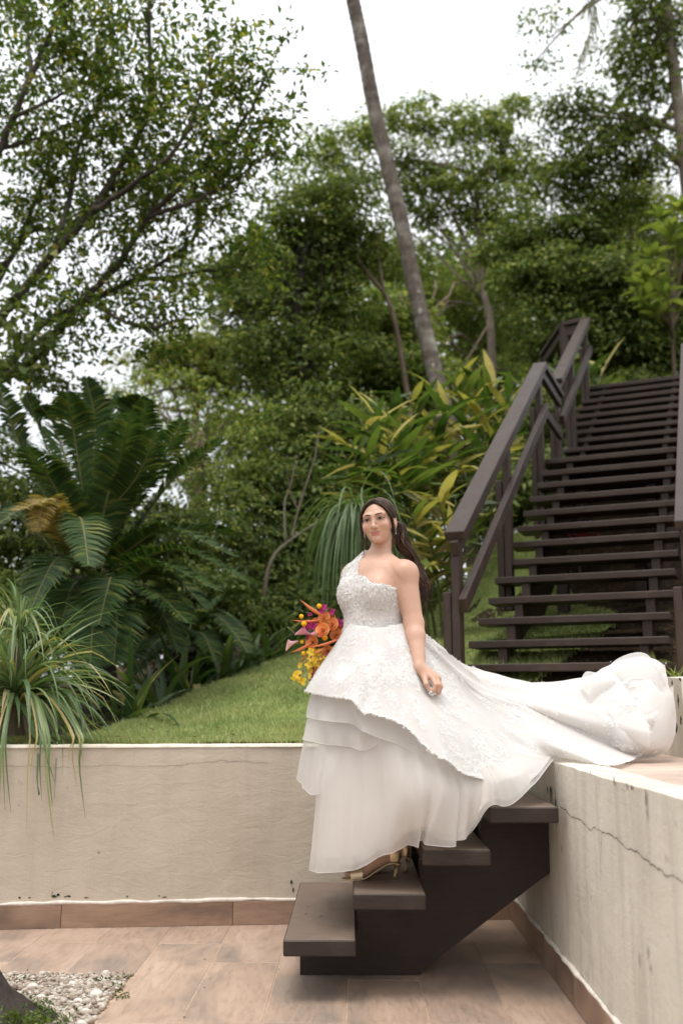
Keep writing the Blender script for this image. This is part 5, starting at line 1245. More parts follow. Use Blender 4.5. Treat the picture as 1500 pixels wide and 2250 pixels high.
ft = np.concatenate([[f['heel'], f['ank'], f['ball'], fp(757 + f['dx'], f['D'], 0)] for f in FOOT])
V, Fs = nets(lambda p: np.minimum(sd_foot(p), sd_legs(p)), ft.min(0) - .05, np.append(ft.max(0)[:2] + .05, .185), .0034); pieces.append((V, Fs))
VV, FF, o_ = [], [], 0
for V, Fs in pieces: VV.append(V); FF.append(Fs + o_); o_ += len(V)
BV = np.concatenate(VV); BF = np.concatenate(FF)
person = empty('person', BPOS, 'smiling woman in a white one-shoulder wedding dress standing on the short steps', 'person')
person['label'] = 'woman in a white one-shoulder lace wedding dress on the short steps'
BWV = l2w(BV)
me = raw_mesh('body', rel(BWV, person), BF, [SKIN], True)
# tone: skin, lips, blush and eye make-up
tone = np.tile(np.array([.575, .355, .255]), (len(BV), 1)); hp = l2h(BV).astype(np.float32)
def put(mask, c):
    global tone; mask = np.clip(mask, 0, 1)[:, None]; tone = tone * (1 - mask) + np.array(c) * mask
isH = (BV[:, 2] > HOL[2] - .13)
lipd = np.min([cap(hp, a, b, *r) for a, b, r in LIPS], 0); put(isH * np.clip(1 - (lipd - .0008) / .0026, 0, 1) * .95, (.46, .15, .125))
for s in (-1, 1):
    put(isH * np.exp(-(((hp[:, 0] - s * .046) / .018) ** 2 + ((hp[:, 2] + .030) / .016) ** 2)) * (hp[:, 1] < -.02) * .55, (.62, .27, .20))
    put(isH * np.clip(1.6 * np.exp(-(((hp[:, 0] - s * .033) / .017) ** 2 + ((hp[:, 2] - .006) / .0085) ** 2)), 0, 1) * (hp[:, 1] < -.05) * .55, (.24, .125, .085))
put(isH * np.exp(-((lipd - .0) / .001) ** 2) * 0, (1, 1, 1))
kn_ = np.min([np.linalg.norm(BV - q, axis=1) for q in KN + PI_], 0); put(np.exp(-(kn_ / .012) ** 2) * .45, (.52, .25, .17))
put(np.exp(-(np.linalg.norm(BV - elbL, axis=1) / .045) ** 2) * .4, (.50, .27, .18)); put(np.exp(-(np.linalg.norm(BV - shoL - np.array([0, -.01, .05]), axis=1) / .07) ** 2) * .35, (.58, .34, .23))
put(.10 * (1 + vnoise(BV * 22)), (.47, .25, .165))
ca_ = me.color_attributes.new('tone', 'FLOAT_COLOR', 'POINT'); ca_.data.foreach_set('color', np.concatenate([tone, np.ones((len(tone), 1))], 1).astype(np.float32).ravel())
body = link('body', me, person)
# ---- eyes, lashes, brows
def head_obj(name, V, Fs, mat, smooth=True, parent=None, **k): return mesh(name, rel(h2w(V), person), Fs, mat, parent or person, smooth, **k)
for s in (-1, 1):
    def lidc(t, up):                              # almond outline on the lid surface
        x = s * (.0160 + t * .0330); arch = math.sin(PI * t)
        z = -.0022 + t * .0022 + (.0056 * arch ** .8 if up else -.0034 * arch)
        y = -.0868 - .0018 * arch + .012 * max(0, t - .35) ** 1.3; return np.array([x, y, z])
    ts = np.linspace(0, 1, 13); up = np.array([lidc(t, 1) for t in ts]); lo_ = np.array([lidc(t, 0) for t in ts])
    V = np.concatenate([up, (up + lo_) / 2 + np.array([0, -.0016, 0]), lo_]); eye = head_obj('eye', V, grid_faces(3, 13), EYEW)
    a = np.arange(20) * 2 * PI / 20; c = (up[6] + lo_[6]) / 2 + np.array([s * -.001, -.0028, .0006])
    V = np.stack([c[0] + .0060 * np.cos(a), c[1] + .03 * np.abs(.0060 * np.cos(a)), np.clip(c[2] + .0060 * np.sin(a), lo_[6][2], up[6][2] + .0004)], -1); head_obj('iris', V, [tuple(range(20))], IRIS, parent=eye)
    V, Fs = tube(up + np.array([0, -.0015, .0006]), np.interp(ts, [0, .4, 1], [.0006, .0013, .0012]), 5); mb = MB(); mb.add(V, Fs)
    mb.add(*tube([up[-1] + np.array([0, -.0015, .0003]), up[-1] + np.array([s * .003, -.0006, .0025]), up[-1] + np.array([s * .0055, .0016, .0048])], [.0012, .0009, .0003], 5))
    mb.add(*tube(lo_ + np.array([0, -.0008, -.0003]), .0005, 4))
    V = np.concatenate(mb.v); head_obj('eyelashes', V, mb.f, BROW)
    bp = np.array([(s * .0125, -.0958, .0170), (s * .022, -.0950, .0212), (s * .034, -.0880, .0238), (s * .044, -.0785, .0222), (s * .052, -.0665, .0170)])
    bs = spline(bp, 15); V, Fs = tube(bs, np.interp(np.linspace(0, 1, 15), [0, .2, .6, 1], [.0016, .0028, .0024, .0006]), 6)
    # lay the brow on the skin
    for _ in range(6):
        e = 1e-3; dd_ = sd_head(V.astype(np.float32)); g_ = np.stack([(sd_head((V + np.eye(3)[i] * e).astype(np.float32)) - dd_) / e for i in range(3)], -1); V = V - g_ * (dd_ - np.clip(dd_, -.0005, .0012))[:, None]
    head_obj('eyebrow', V, Fs, BROW)
# ---- hair
CC, CR = np.array([0, .022, .028]), np.array([.0785, .0985, .0845])
def sd_cap(p):
    d = ell(p, CC, CR + .002); d = smin(d, ell(p, (0, .085, -.02), (.058, .035, .06)), .03)
    d = smax(d, -ell(p, (0, -.098, -.022), (.0775, .084, .110)), .004); d = smax(d, -(p[..., 2] + .045 + .25 * (p[..., 1] - .04)), .01)
    d = smax(d, -ell(p, (.078, .000, -.018), (.022, .026, .040)), .006); return smax(d, -ell(p, (-.078, .000, -.018), (.022, .026, .040)), .006)
V, Fs = nets(sd_cap, (-.10, -.11, -.12), (.10, .15, .14), .003)
hv, hf, ho = [], [], 0
def hadd(V, Fs):
    global ho
    V = np.asarray(V); hv.append(V); hf.append([tuple(int(i) + ho for i in f) for f in Fs]); ho += len(V)
hadd(h2w(V), Fs)
def strand(path, r, k=5, fl=None): hadd(*tube(path, r, k, True))
G0 = np.array([.004, .118, .0])
for s in (-1, 1):
    for k in range(64):
        f = (k + .5) / 64; y0 = -.066 + .12 * f
        S0 = np.array([s * .002, y0, .14]); S0 = (S0 - CC) / CR; S0 = S0 / np.linalg.norm(S0)
        zz = .088 - .085 * (1 - f) ** 1.2; yy = -.082 + .118 * f
        M0 = nrm((np.array([s * .075, yy + .02, zz]) - CC) / CR); E0 = nrm((G0 - CC) / CR)
        t = np.linspace(0, 1, 16)[:, None]; q = nrm(S0 * (1 - t) ** 2 + 2 * t * (1 - t) * M0 * 1.25 + E0 * t ** 2)
        lift = 1.02 + .012 * math.sin(k * 2.1) + .015 * np.sin(t * PI)
        p = CC + q * CR * lift + rng.normal(0, .0004, (16, 3)); strand(h2w(p), np.interp(t[:, 0], [0, .1, .9, 1], [.0016, .0034, .003, .002]), 5)
# the fall of waved hair down behind her shoulder
gat = h2w(G0); fallpts = [h2w((.012, .085, .005)), U(872, 1152, 4.53), U(879, 1180, 4.52), U(890, 1207, 4.53), U(908, 1237, 4.55), U(924, 1272, 4.54), U(930, 1302, 4.53), U(929, 1322, 4.53)]
fall = spline(fallpts, 60)
for k in range(270):
    a, r_ = rng.uniform(0, 2 * PI), math.sqrt(rng.random()); t = np.linspace(0, 1, 60)
    wd = np.interp(t, [0, .12, .35, .75, 1], [.018, .028, .031, .027, .015]); L = rng.uniform(.74, 1.0); n_ = int(60 * L)
    ph = rng.uniform(0, 1.6) + a * .5; wv = .010 * np.sin(t * 21 + ph) * np.clip(t * 3, 0, 1)
    off = np.stack([np.cos(a) * r_ * wd + wv, np.sin(a) * r_ * wd * .8 + .6 * wv, .004 * np.cos(t * 21 + ph)], -1)
    strand((fall + off)[:n_], np.interp(t[:n_], [0, .2, .8 * L, L], [.0018, .0026, .0021, .0005]), 4)
# curls at the end
for k in range(26):
    c = U(930 + rng.normal(0, 7), 1300 + rng.normal(0, 9), 4.53); t = np.linspace(0, 1, 14); R_ = rng.uniform(.010, .018); a0 = rng.uniform(0, 6)
    strand(np.stack([c[0] + R_ * np.cos(a0 + t * 5), c[1] + R_ * .6 * np.sin(a0 + t * 5), c[2] + .03 - .09 * t], -1), np.interp(t, [0, 1], [.0022, .0006]), 4)
# locks framing the face
def onscalp(*p): q = np.array(p); return h2w(CC + nrm((q - CC) / CR) * CR * 1.05)
for pts, nn in (([onscalp(.003, -.060, .10), onscalp(.030, -.068, .080), onscalp(.058, -.058, .050), h2w((.074, -.048, .010)), h2w((.0755, -.040, -.030)), h2w((.076, -.034, -.060)), h2w((.075, -.030, -.090))], 15),
                ([onscalp(-.003, -.060, .10), onscalp(-.036, -.066, .078), onscalp(-.064, -.052, .045), h2w((-.077, -.044, .0)), h2w((-.076, -.042, -.045)), h2w((-.075, -.040, -.085)), h2w((-.084, -.035, -.120)), h2w((-.080, -.035, -.155))], 16)):
    s_ = spline(pts, 26)
    for k in range(nn):
        t = np.linspace(0, 1, 26)[:, None]; n_ = rng.integers(17, 27)
        p = s_ + rng.normal(0, 1, 3) * .0042 * (1 - .5 * t) + np.sin(t * 11 + k) * np.array([.0022, 0, 0])
        strand(p[:n_], np.interp(t[:n_, 0], [0, .2, 1], [.0016, .0026, .0006]), 4)
for k in range(9):                                # one fine wisp by the neck
    t = np.linspace(0, 1, 14)[:, None]; a = h2w((.074, -.012, -.035)); b = h2w((.066, -.030, -.125)); strand(a + (b - a) * t + np.sin(t * 7 + .4 * k) * np.array([.004, 0, 0]) + rng.normal(0, .001, 3), .0008, 3)
mesh('hair', rel(np.concatenate(hv), person), [f for l in hf for f in l], HAIR, person, True, label='dark brown wavy hair half tied back')
# earrings
for s in (-1, 1):
    mb = MB(); c = h2w((s * .077, .006, -.046))
    for k in range(5): mb.add(ICO * (.0026, .0022, .0028, .0024, .0036)[k] + c + np.array([0, -.002, -.0058 * k]), ICOF)
    mb.build('earring', GEM, person)
# ---- bodice with one shoulder strap
def sd_bod(p):
    d = smin(sd_torso(p), cap(p, shoR * np.array([.85, 1, 1]) + np.array([0, .006, .012]), (-.03, .026, 1.382), .040, .038), .035)
    d = smin(d, cap(p, shoR * .95 + np.array([0, 0, .055]), shoR + np.array([0, 0, -.06]), .057, .064), .03)
    d = d - .0085
    x, y, z = p[..., 0], p[..., 1], p[..., 2]
    sweet = 1.272 - .42 * (x - .02) + .006 * np.sin(x * 60)
    strap = -.012 - .35 * np.clip(z - 1.27, 0, 1)
    cutter = np.minimum(sweet - z, 10) ; keepstrap = strap - x
    neck = np.maximum(cutter, keepstrap)          # > 0 where cloth is
    d = np.maximum(d, -neck); d = np.maximum(d, 1.028 - z)
    d = np.maximum(d, -(x + .20)); return d
V, Fs = nets(sd_bod, (-.26, -.24, 1.0), (.24, .18, 1.46), .0058)
V = V + (rng.normal(0, .0006, V.shape)); BODV, BODF = V, Fs
dress = mesh('dress', rel(l2w(V), person), Fs, BODM, person, True, label='white one-shoulder lace bodice and layered skirt')
def petals(P, N_, size, n_each=5, lift=.002, flat=.35, spread=1.0):
    """small raised petals, n_each round each place"""
    n = len(P); N_ = nrm(N_); t1 = nrm(np.cross(N_, rng.normal(size=(n, 3)))); t2 = np.cross(N_, t1); out = []
    for k in range(n_each):
        a = 2 * PI * k / n_each + rng.normal(0, .25, n); d = t1 * np.cos(a)[:, None] + t2 * np.sin(a)[:, None]; e = np.cross(N_, d)
        L = (size * rng.uniform(.75, 1.25, n))[:, None]; b = P + N_ * lift
        m_ = b + d * L * .55 + N_ * L * rng.uniform(.1, flat, (n, 1)); tip = b + d * L + N_ * L * rng.uniform(.0, flat * 1.2, (n, 1))
        out.append(np.stack([b, m_ + e * L * .33, tip, m_ - e * L * .33], 1))
    V = np.concatenate(out).reshape(-1, 3); return V, np.arange(len(V)).reshape(-1, 4)
c_ = BODV[BODF].mean(1); nr_ = nrm(np.cross(BODV[BODF[:, 1]] - BODV[BODF[:, 0]], BODV[BODF[:, 2]] - BODV[BODF[:, 0]]))
ok = np.where((np.abs(sd_torso((c_ + nr_ * .003).astype(np.float32))) < .09) & (c_[:, 2] > 1.035))[0]
wgt = np.where(c_[ok, 2] > 1.12, 1.0, .45); pick = rng.choice(ok, 2600, p=wgt / wgt.sum())
V, Fs = petals(l2w(c_[pick]), nr_[pick] @ np.array([[c4, -s4, 0], [s4, c4, 0], [0, 0, 1]]), .0066, 5, .001, .38)
mesh('lace_flowers', rel(V, person), Fs, LACEP, dress, kind='stuff')
# ---- skirt: layered cloth sheets
def patch(cols, nr, nc, closed=False, amp=.0, nf=8.0, seed=0, pw=1.2, fade=0):
    """cloth through columns of places (each a list from top to hem), with folds"""
    C = np.array([[U(*q) for q in col] for col in cols])           # columns x rows x 3
    R_ = np.array([spline(col, nr) for col in C])                  # ncol x nr x 3
    if closed: ext = np.concatenate([R_[-2:], R_, R_[:3]]); lo_, hi_ = 2, 2 + len(R_)
    else: ext = R_; lo_, hi_ = 0, len(R_) - 1
    m = len(ext); tgt = np.linspace(lo_, hi_, nc + (1 if closed else 0))
    if closed: tgt = tgt[:-1]
    out = np.empty((nr, nc, 3))
    Q = np.concatenate([[2 * ext[0] - ext[1]], ext, [2 * ext[-1] - ext[-2]]]); i = np.minimum(tgt.astype(int), m - 2); f = (tgt - i)[:, None, None]
    a, b, c, d = Q[i], Q[i + 1], Q[i + 2], Q[i + 3]
    G = .5 * (2 * b + (c - a) * f + (2 * a - 5 * b + 4 * c - d) * f ** 2 + (3 * b - a - 3 * c + d) * f ** 3); out = np.transpose(G, (1, 0, 2))
    du = np.gradient(out, axis=1); dv = np.gradient(out, axis=0); N_ = nrm(np.cross(du, dv))
    if amp:
        t = np.linspace(0, 1, nr)[:, None]; uu_ = np.linspace(0, 1, nc)[None]
        fold = vnoise(np.stack(np.broadcast_arrays(uu_ * nf * 2, t * 1.1 + seed, uu_ * 0 + seed * 3.7), -1)) + .5 * vnoise(np.stack(np.broadcast_arrays(uu_ * nf * 4.6, t * 1.6 + seed + 9, uu_ * 0), -1))
        if fade: fold = fold * np.clip((uu_ - .02) / fade, 0, 1) * np.clip((1 - uu_) / fade, 0, 1)
        out = out + N_ * (amp * t ** pw * fold)[..., None]
        du = np.gradient(out, axis=1); dv = np.gradient(out, axis=0); N_ = nrm(np.cross(du, dv))
    flip = np.sign(((CAM - out) * N_).sum(-1, keepdims=True))
    return out, N_ * np.where(flip == 0, 1, flip)
def sheet_obj(name, G, mat, parent=None, closed=False, edge=None):
    nr, nc = G.shape[:2]; o = mesh(name, rel(G, person), grid_faces(nr, nc, closed), mat, parent or dress, True)
    if edge:                                       # rolled hem
        V, Fs = tube(G[-1], edge, 4); mesh('rolled_hem', rel(V, person), Fs, ORG_HEM, o, True)
    return o
ORG_HEM = cloth('hem_thread', (.93, .91, .88), .2, .15)
OVER = [[(776.0, 1371, 4.551), (745, 1420, 4.66), (725, 1455, 4.72), (708, 1487, 4.76), (700, 1512, 4.78)], [(764.3, 1369, 4.466), (737, 1420, 4.47), (717, 1455, 4.47), (697, 1490, 4.46), (680, 1523, 4.46)], [(777.8, 1375, 4.36), (762, 1425, 4.3), (748, 1460, 4.26), (733, 1495, 4.22), (720, 1530, 4.2)], [(804.8, 1379, 4.31), (800, 1430, 4.23), (793, 1465, 4.18), (783, 1500, 4.13), (772, 1535, 4.1)], [(834.5, 1379, 4.302), (833, 1435, 4.2), (830, 1475, 4.15), (822, 1520, 4.1), (802, 1560, 4.06)], [(858.8, 1376, 4.302), (866, 1440, 4.2), (872, 1490, 4.14), (880, 1540, 4.08), (880, 1592, 4.04)], [(876.8, 1371, 4.317), (897, 1445, 4.22), (915, 1510, 4.15), (942, 1590, 4.06), (968, 1670, 4.0)], [(886.7, 1368, 4.356), (918, 1440, 4.29), (945, 1513, 4.2), (1015, 1610, 4.1), (1060, 1704, 4.04)], [(893.0, 1366, 4.395), (930, 1436, 4.36), (990, 1530, 4.28), (1070, 1618, 4.2), (1130, 1704, 4.1)], [(895.7, 1366, 4.427), (938, 1432, 4.44), (1010, 1520, 4.42), (1120, 1612, 4.36), (1216, 1664, 4.32)], [(897.5, 1366, 4.442), (945, 1430, 4.47), (1030, 1515, 4.48), (1180, 1592, 4.46), (1345, 1686, 3.98)], [(897.5, 1366, 4.458), (950, 1428, 4.5), (1050, 1508, 4.57), (1220, 1590, 4.6), (1397, 1666, 4.47)], [(895.7, 1366, 4.473), (950, 1422, 4.55), (1060, 1502, 4.68), (1230, 1558, 4.62), (1425, 1605, 4.38)], [(890.3, 1366, 4.505), (945, 1408, 4.64), (1035, 1476, 4.85), (1150, 1499, 4.92), (1352, 1482, 4.66)], [(866.0, 1366, 4.551), (920, 1430, 4.85), (1010, 1530, 5.1), (1110, 1560, 5.25), (1330, 1480, 5.0)], [(812.0, 1366, 4.583), (800, 1440, 4.9), (800, 1520, 5.05), (800, 1580, 5.1), (800, 1620, 5.1)]]
G, GN = patch(OVER, 70, 420, True, .034, 8, 1.3, 1.0)
uc = np.arange(420) / 420 * 16; tr_ = (np.clip((uc - 7.6) / 1.5, 0, 1) * np.clip((14.2 - uc) / 1.0, 0, 1))[None]; t_ = np.linspace(0, 1, 70)[:, None]
rf = vnoise(np.stack(np.broadcast_arrays(uc[None] * 1.9 + .4 * t_, t_ * 2.2 + 3, uc[None] * 0 + 2.2), -1)); rf = (1 - np.abs(rf) * 2) + .5 * vnoise(np.stack(np.broadcast_arrays(uc[None] * 4.1, t_ * 5, uc[None] * 0 + 7.7), -1))
G = G + GN * (tr_ * np.sin(PI * np.clip(t_ * 1.05, 0, 1)) ** .7 * .030 * rf)[..., None]
du = np.gradient(G, axis=1); dv = np.gradient(G, axis=0); n_g = nrm(np.cross(du, dv)); GN = n_g * np.sign(((CAM - G) * n_g).sum(-1, keepdims=True))
zmin = np.where(G[..., 0] > DWX - .02, DZ + .006, -1); G[..., 2] = np.maximum(G[..., 2], zmin)
over = sheet_obj('overskirt_and_train', G, LACEB, closed=True)
# sprays of lace leaves on it
vis = [(r, c) for r in range(4, 70) for c in range(10, 380)]
cen = [vis[i] for i in rng.choice(len(vis), 230, replace=False)]
PP, NN = [], []
for (r, c) in cen:
    col = c / 420 * 16
    if not (0.6 < col < 14.2): continue
    k = rng.integers(26, 54); du = np.linalg.norm(G[r, (c + 1) % 420] - G[r, c]) + 1e-4; dv = np.linalg.norm(G[min(r + 1, 69), c] - G[r, c]) + 1e-4
    rad = rng.uniform(.03, .06); a = rng.uniform(0, 2 * PI, k); q = rad * np.sqrt(rng.random(k)); rr_ = np.clip(r + q * np.sin(a) / dv, 0, 68.9); cc2 = (c + q * np.cos(a) / du) % 420
    i, j = rr_.astype(int), cc2.astype(int) % 420; PP.append(G[i, j] + (G[np.minimum(i + 1, 69), j] - G[i, j]) * (rr_ - i)[:, None]); NN.append(GN[i, j])
P = np.concatenate(PP); N_ = np.concatenate(NN)
V, Fs = petals(P, N_, .0076, 3, .0010, .14); mesh('lace_sprays', rel(V, person), Fs, LACEP, over, kind='stuff')
e_ = G[-1]; idx_ = np.where((np.arange(420) / 420 * 16 > .5) & (np.arange(420) / 420 * 16 < 12.5))[0]
V, Fs = petals(np.repeat(e_[idx_], 2, 0) + rng.normal(0, .003, (len(idx_) * 2, 3)), np.repeat(GN[-1][idx_], 2, 0), .0065, 3, .001, .15); mesh('lace_hem', rel(V, person), Fs, LACEP, over, kind='stuff')
# raised pinch of cloth in her fingers
pc_ = U(947, 1520, 4.175); V, Fs = petals(np.repeat(pc_[None], 12, 0) + rng.normal(0, .005, (12, 3)), np.tile(np.array([0, -.8, .5]), (12, 1)) + rng.normal(0, .25, (12, 3)), .015, 5, .001, .2); mesh('lace_sprays', rel(V, person), Fs, LACEP, over, kind='stuff')
# tiers of organza and tulle below it
T2_ = [[(705, 1495, 4.74), (692, 1540, 4.76), (690, 1578, 4.76)], [(690, 1500, 4.48), (681, 1540, 4.48), (674, 1575, 4.48)], [(722, 1505, 4.27), (719, 1548, 4.25), (714, 1584, 4.24)], [(768, 1508, 4.18), (768, 1552, 4.16), (770, 1590, 4.15)], [(800, 1515, 4.16), (806, 1570, 4.12), (808, 1612, 4.1)],
       [(855, 1540, 4.15), (875, 1600, 4.11), (893, 1645, 4.08)], [(915, 1575, 4.14), (945, 1640, 4.08), (985, 1695, 4.05)], [(960, 1590, 4.16), (1010, 1660, 4.1), (1055, 1722, 4.08)], [(1010, 1600, 4.2), (1070, 1670, 4.16), (1125, 1724, 4.14)], [(1060, 1600, 4.28), (1130, 1650, 4.28), (1214, 1672, 4.33)]]
G2, _ = patch(T2_, 26, 200, False, .018, 7, 4.1); sheet_obj('organza_tier', G2, ORGANZA, edge=.0009)
T2B = [[(700, 1520, 4.74), (684, 1580, 4.75), (680, 1622, 4.75)], [(688, 1525, 4.47), (676, 1580, 4.46), (667, 1624, 4.46)], [(716, 1530, 4.285), (712, 1585, 4.265), (706, 1634, 4.255)], [(764, 1535, 4.20), (764, 1590, 4.18), (766, 1640, 4.17)], [(800, 1540, 4.18), (806, 1600, 4.15), (806, 1648, 4.14)], [(840, 1545, 4.18), (850, 1580, 4.15), (858, 1610, 4.13)], [(860, 1535, 4.18), (872, 1550, 4.15), (880, 1565, 4.14)]]
G2b, _ = patch(T2B, 26, 140, False, .020, 5, 14.4); sheet_obj('organza_tier', G2b, ORGANZA, edge=.0009)
T3_ = [[(705, 1520, 4.74), (690, 1560, 4.76), (672, 1640, 4.76), (672, 1700, 4.74)], [(692, 1520, 4.46), (678, 1575, 4.46), (664, 1650, 4.46), (656, 1713, 4.46)], [(702, 1525, 4.36), (692, 1590, 4.36), (684, 1660, 4.35), (675, 1735, 4.35)], [(718, 1530, 4.30), (714, 1600, 4.28), (712, 1670, 4.26), (699, 1746, 4.26)],
       [(745, 1535, 4.26), (744, 1590, 4.24), (738, 1640, 4.23), (722, 1705, 4.23)], [(775, 1540, 4.22), (774, 1580, 4.21), (766, 1615, 4.2), (748, 1655, 4.21)], [(810, 1550, 4.2), (806, 1580, 4.19), (800, 1605, 4.19), (790, 1626, 4.2)]]
G3, _ = patch(T3_, 36, 130, False, .022, 4.5, 7.7); sheet_obj('organza_ruffle', G3, ORGANZA, edge=.0009)
T4_ = [[(720, 1540, 4.75), (712, 1640, 4.78), (705, 1760, 4.8), (698, 1900, 4.82)], [(700, 1545, 4.44), (702, 1640, 4.43), (701, 1760, 4.42), (690, 1911, 4.42)], [(728, 1545, 4.30), (732, 1640, 4.25), (733, 1760, 4.22), (726, 1916, 4.22)], [(775, 1545, 4.22), (785, 1640, 4.16), (788, 1760, 4.12), (782, 1910, 4.12)],
       [(822, 1550, 4.18), (838, 1640, 4.11), (845, 1760, 4.07), (836, 1883, 4.09)], [(862, 1560, 4.16), (885, 1650, 4.08), (895, 1750, 4.04), (886, 1861, 4.09)], [(895, 1570, 4.16), (930, 1655, 4.07), (945, 1740, 4.03), (925, 1846, 4.1)], [(925, 1585, 4.16), (970, 1660, 4.07), (1000, 1745, 4.02), (990, 1861, 4.02)],
       [(950, 1595, 4.18), (1005, 1660, 4.09), (1035, 1740, 4.03), (1028, 1843, 4.03)], [(975, 1600, 4.2), (1035, 1660, 4.12), (1068, 1715, 4.05), (1073, 1774, 4.03)], [(1000, 1605, 4.24), (1065, 1660, 4.16), (1105, 1710, 4.07), (1122, 1768, 4.04)], [(1025, 1605, 4.28), (1095, 1650, 4.22), (1145, 1690, 4.14), (1172, 1722, 4.1)], [(1050, 1600, 4.34), (1125, 1640, 4.3), (1180, 1662, 4.3), (1216, 1667, 4.31)]]
G4, _ = patch(T4_, 60, 260, False, .055, 6.5, 2.2, .8, .14); sheet_obj('tulle_skirt', G4, TULLE, edge=.0010)
# second, slightly shorter tulle and the opaque lining under it
sh_ = np.array([0, .045, 0])
def shrink(T, dpy, dD): return [[(x, y - (dpy if k == len(c) - 1 else dpy * .4 * k / (len(c) - 1)), D + dD) for k, (x, y, D) in enumerate(c)] for c in T]
G5, _ = patch(shrink(T4_, 14, .03), 50, 220, False, .045, 5.5, 5.5, .8, .14); sheet_obj('tulle_skirt', G5, TULLE, edge=.0008)
LIN = [[(x + (0 if i else 4), y, D) for (x, y, D) in c] for i, c in enumerate(shrink(T4_[:-3], 30, .055))]
LIN += [[(960, 1600, 4.6), (1000, 1660, 4.6), (1010, 1700, 4.62), (1005, 1735, 4.62)], [(880, 1560, 4.85), (880, 1650, 4.88), (880, 1740, 4.9), (880, 1840, 4.9)], [(790, 1545, 4.88), (780, 1640, 4.92), (775, 1760, 4.95), (775, 1880, 4.95)]]
G6, _ = patch(LIN, 40, 220, True, .010, 9, 8.8); G6[..., 2] = np.maximum(G6[..., 2], TZ + .02); sheet_obj('lining', G6, LINING, closed=True)
# ---- heap at the end of the train
PILE = [[(1215, 1520, 5.15), (1218, 1530, 5.1), (1225, 1550, 5.0), (1235, 1578, 4.92), (1250, 1612, 4.85), (1290, 1645, 4.8)], [(1262, 1514, 5.05), (1268, 1520, 4.96), (1280, 1548, 4.84), (1292, 1587, 4.74), (1305, 1625, 4.68), (1335, 1657, 4.64)], [(1298, 1484, 5.0), (1308, 1496, 4.84), (1325, 1535, 4.62), (1338, 1582, 4.52), (1350, 1632, 4.48), (1370, 1667, 4.52)],
        [(1345, 1458, 5.0), (1354, 1478, 4.8), (1366, 1528, 4.57), (1376, 1582, 4.47), (1388, 1636, 4.45), (1402, 1668, 4.56)], [(1395, 1445, 4.98), (1402, 1464, 4.78), (1408, 1522, 4.56), (1416, 1582, 4.46), (1424, 1638, 4.45), (1434, 1663, 4.6)], [(1438, 1449, 4.93), (1442, 1475, 4.76), (1448, 1530, 4.58), (1452, 1590, 4.50), (1452, 1638, 4.5), (1454, 1654, 4.66)], [(1460, 1468, 4.83), (1466, 1500, 4.78), (1474, 1555, 4.7), (1474, 1605, 4.66), (1466, 1638, 4.66), (1460, 1648, 4.72)]]
G7, GN7 = patch(PILE, 70, 110, False)
fo = vnoise(np.stack([G7[..., 0] * 9 + G7[..., 2] * 5, G7[..., 2] * 11 - G7[..., 0] * 3, G7[..., 1] * 5], -1)); fo = 1 - 2 * np.abs(fo)
G7 = G7 + GN7 * (.019 * fo + .006 * vnoise(G7 * 26))[..., None] * np.sin(np.linspace(.15, PI - .15, 70))[:, None, None]
du = np.gradient(G7, axis=1); dv = np.gradient(G7, axis=0); nn_ = nrm(np.cross(du, dv)); GN7 = nn_ * np.sign(((CAM - G7) * nn_).sum(-1, keepdims=True))
G7[..., 2] = np.maximum(G7[..., 2], DECKZ + .004)
pile = sheet_obj('train_heap', G7, HEAPM)
kk = 460; i = rng.integers(3, 66, kk); j = rng.integers(3, 104, kk); msk = vnoise(np.stack([i * .09, j * .09, i * 0.], -1)) > .05
V, Fs = petals(np.repeat(G7[i[msk], j[msk]], 4, 0) + rng.normal(0, .008, (4 * msk.sum(), 3)), np.repeat(GN7[i[msk], j[msk]], 4, 0), .0070, 3, .002, .12); mesh('lace_sprays', rel(V, person), Fs, LACEP, pile, kind='stuff')
for inner, outer, dD in (([(1385, 1630, 4.46), (1425, 1612, 4.44), (1440, 1575, 4.46), (1436, 1525, 4.55)], [(1396, 1668, 4.5), (1462, 1655, 4.52), (1487, 1605, 4.55), (1481, 1508, 4.62)], 0),
                         ([(1296, 1545, 4.6), (1315, 1520, 4.6), (1352, 1500, 4.62)], [(1276, 1505, 4.64), (1289, 1478, 4.68), (1332, 1479, 4.72)], 0),
                         ([(1335, 1512, 4.66), (1390, 1492, 4.64), (1435, 1500, 4.62), (1446, 1530, 4.6)], [(1318, 1488, 4.74), (1362, 1447, 4.80), (1425, 1437, 4.78), (1458, 1500, 4.72)], 0),
                         ([(1405, 1470, 4.8), (1440, 1480, 4.8), (1450, 1500, 4.8)], [(1412, 1441, 4.9), (1462, 1463, 4.9), (1456, 1512, 4.85)], 0)):
    a = spline([U(*q) for q in inner], 40); b = spline([U(*q) for q in outer], 40); t = np.linspace(0, 1, 9)[:, None, None]
    bul = np.sin(np.linspace(0, PI, 9))[:, None, None] * np.array([0, -.035, .0]) + np.clip(np.linspace(-1, 1, 9), 0, 1)[:, None, None] * np.array([0, .03, 0])
    Gr = a[None] * (1 - t) + b[None] * t + bul; Gr = Gr + .006 * vnoise(Gr * 14)[..., None]
    Gr[..., 2] = np.maximum(Gr[..., 2], DECKZ + .004)
    sheet_obj('train_ruffle', Gr, ORGANZA, pile, edge=.0018) if False else (mesh('train_ruffle', rel(Gr, person), grid_faces(9, 40), ORGANZA, dress, True))
    V, Fs = tube(Gr[-1], .0010, 4); mesh('rolled_hem', rel(V, person), Fs, ORG_HEM, dress, True)
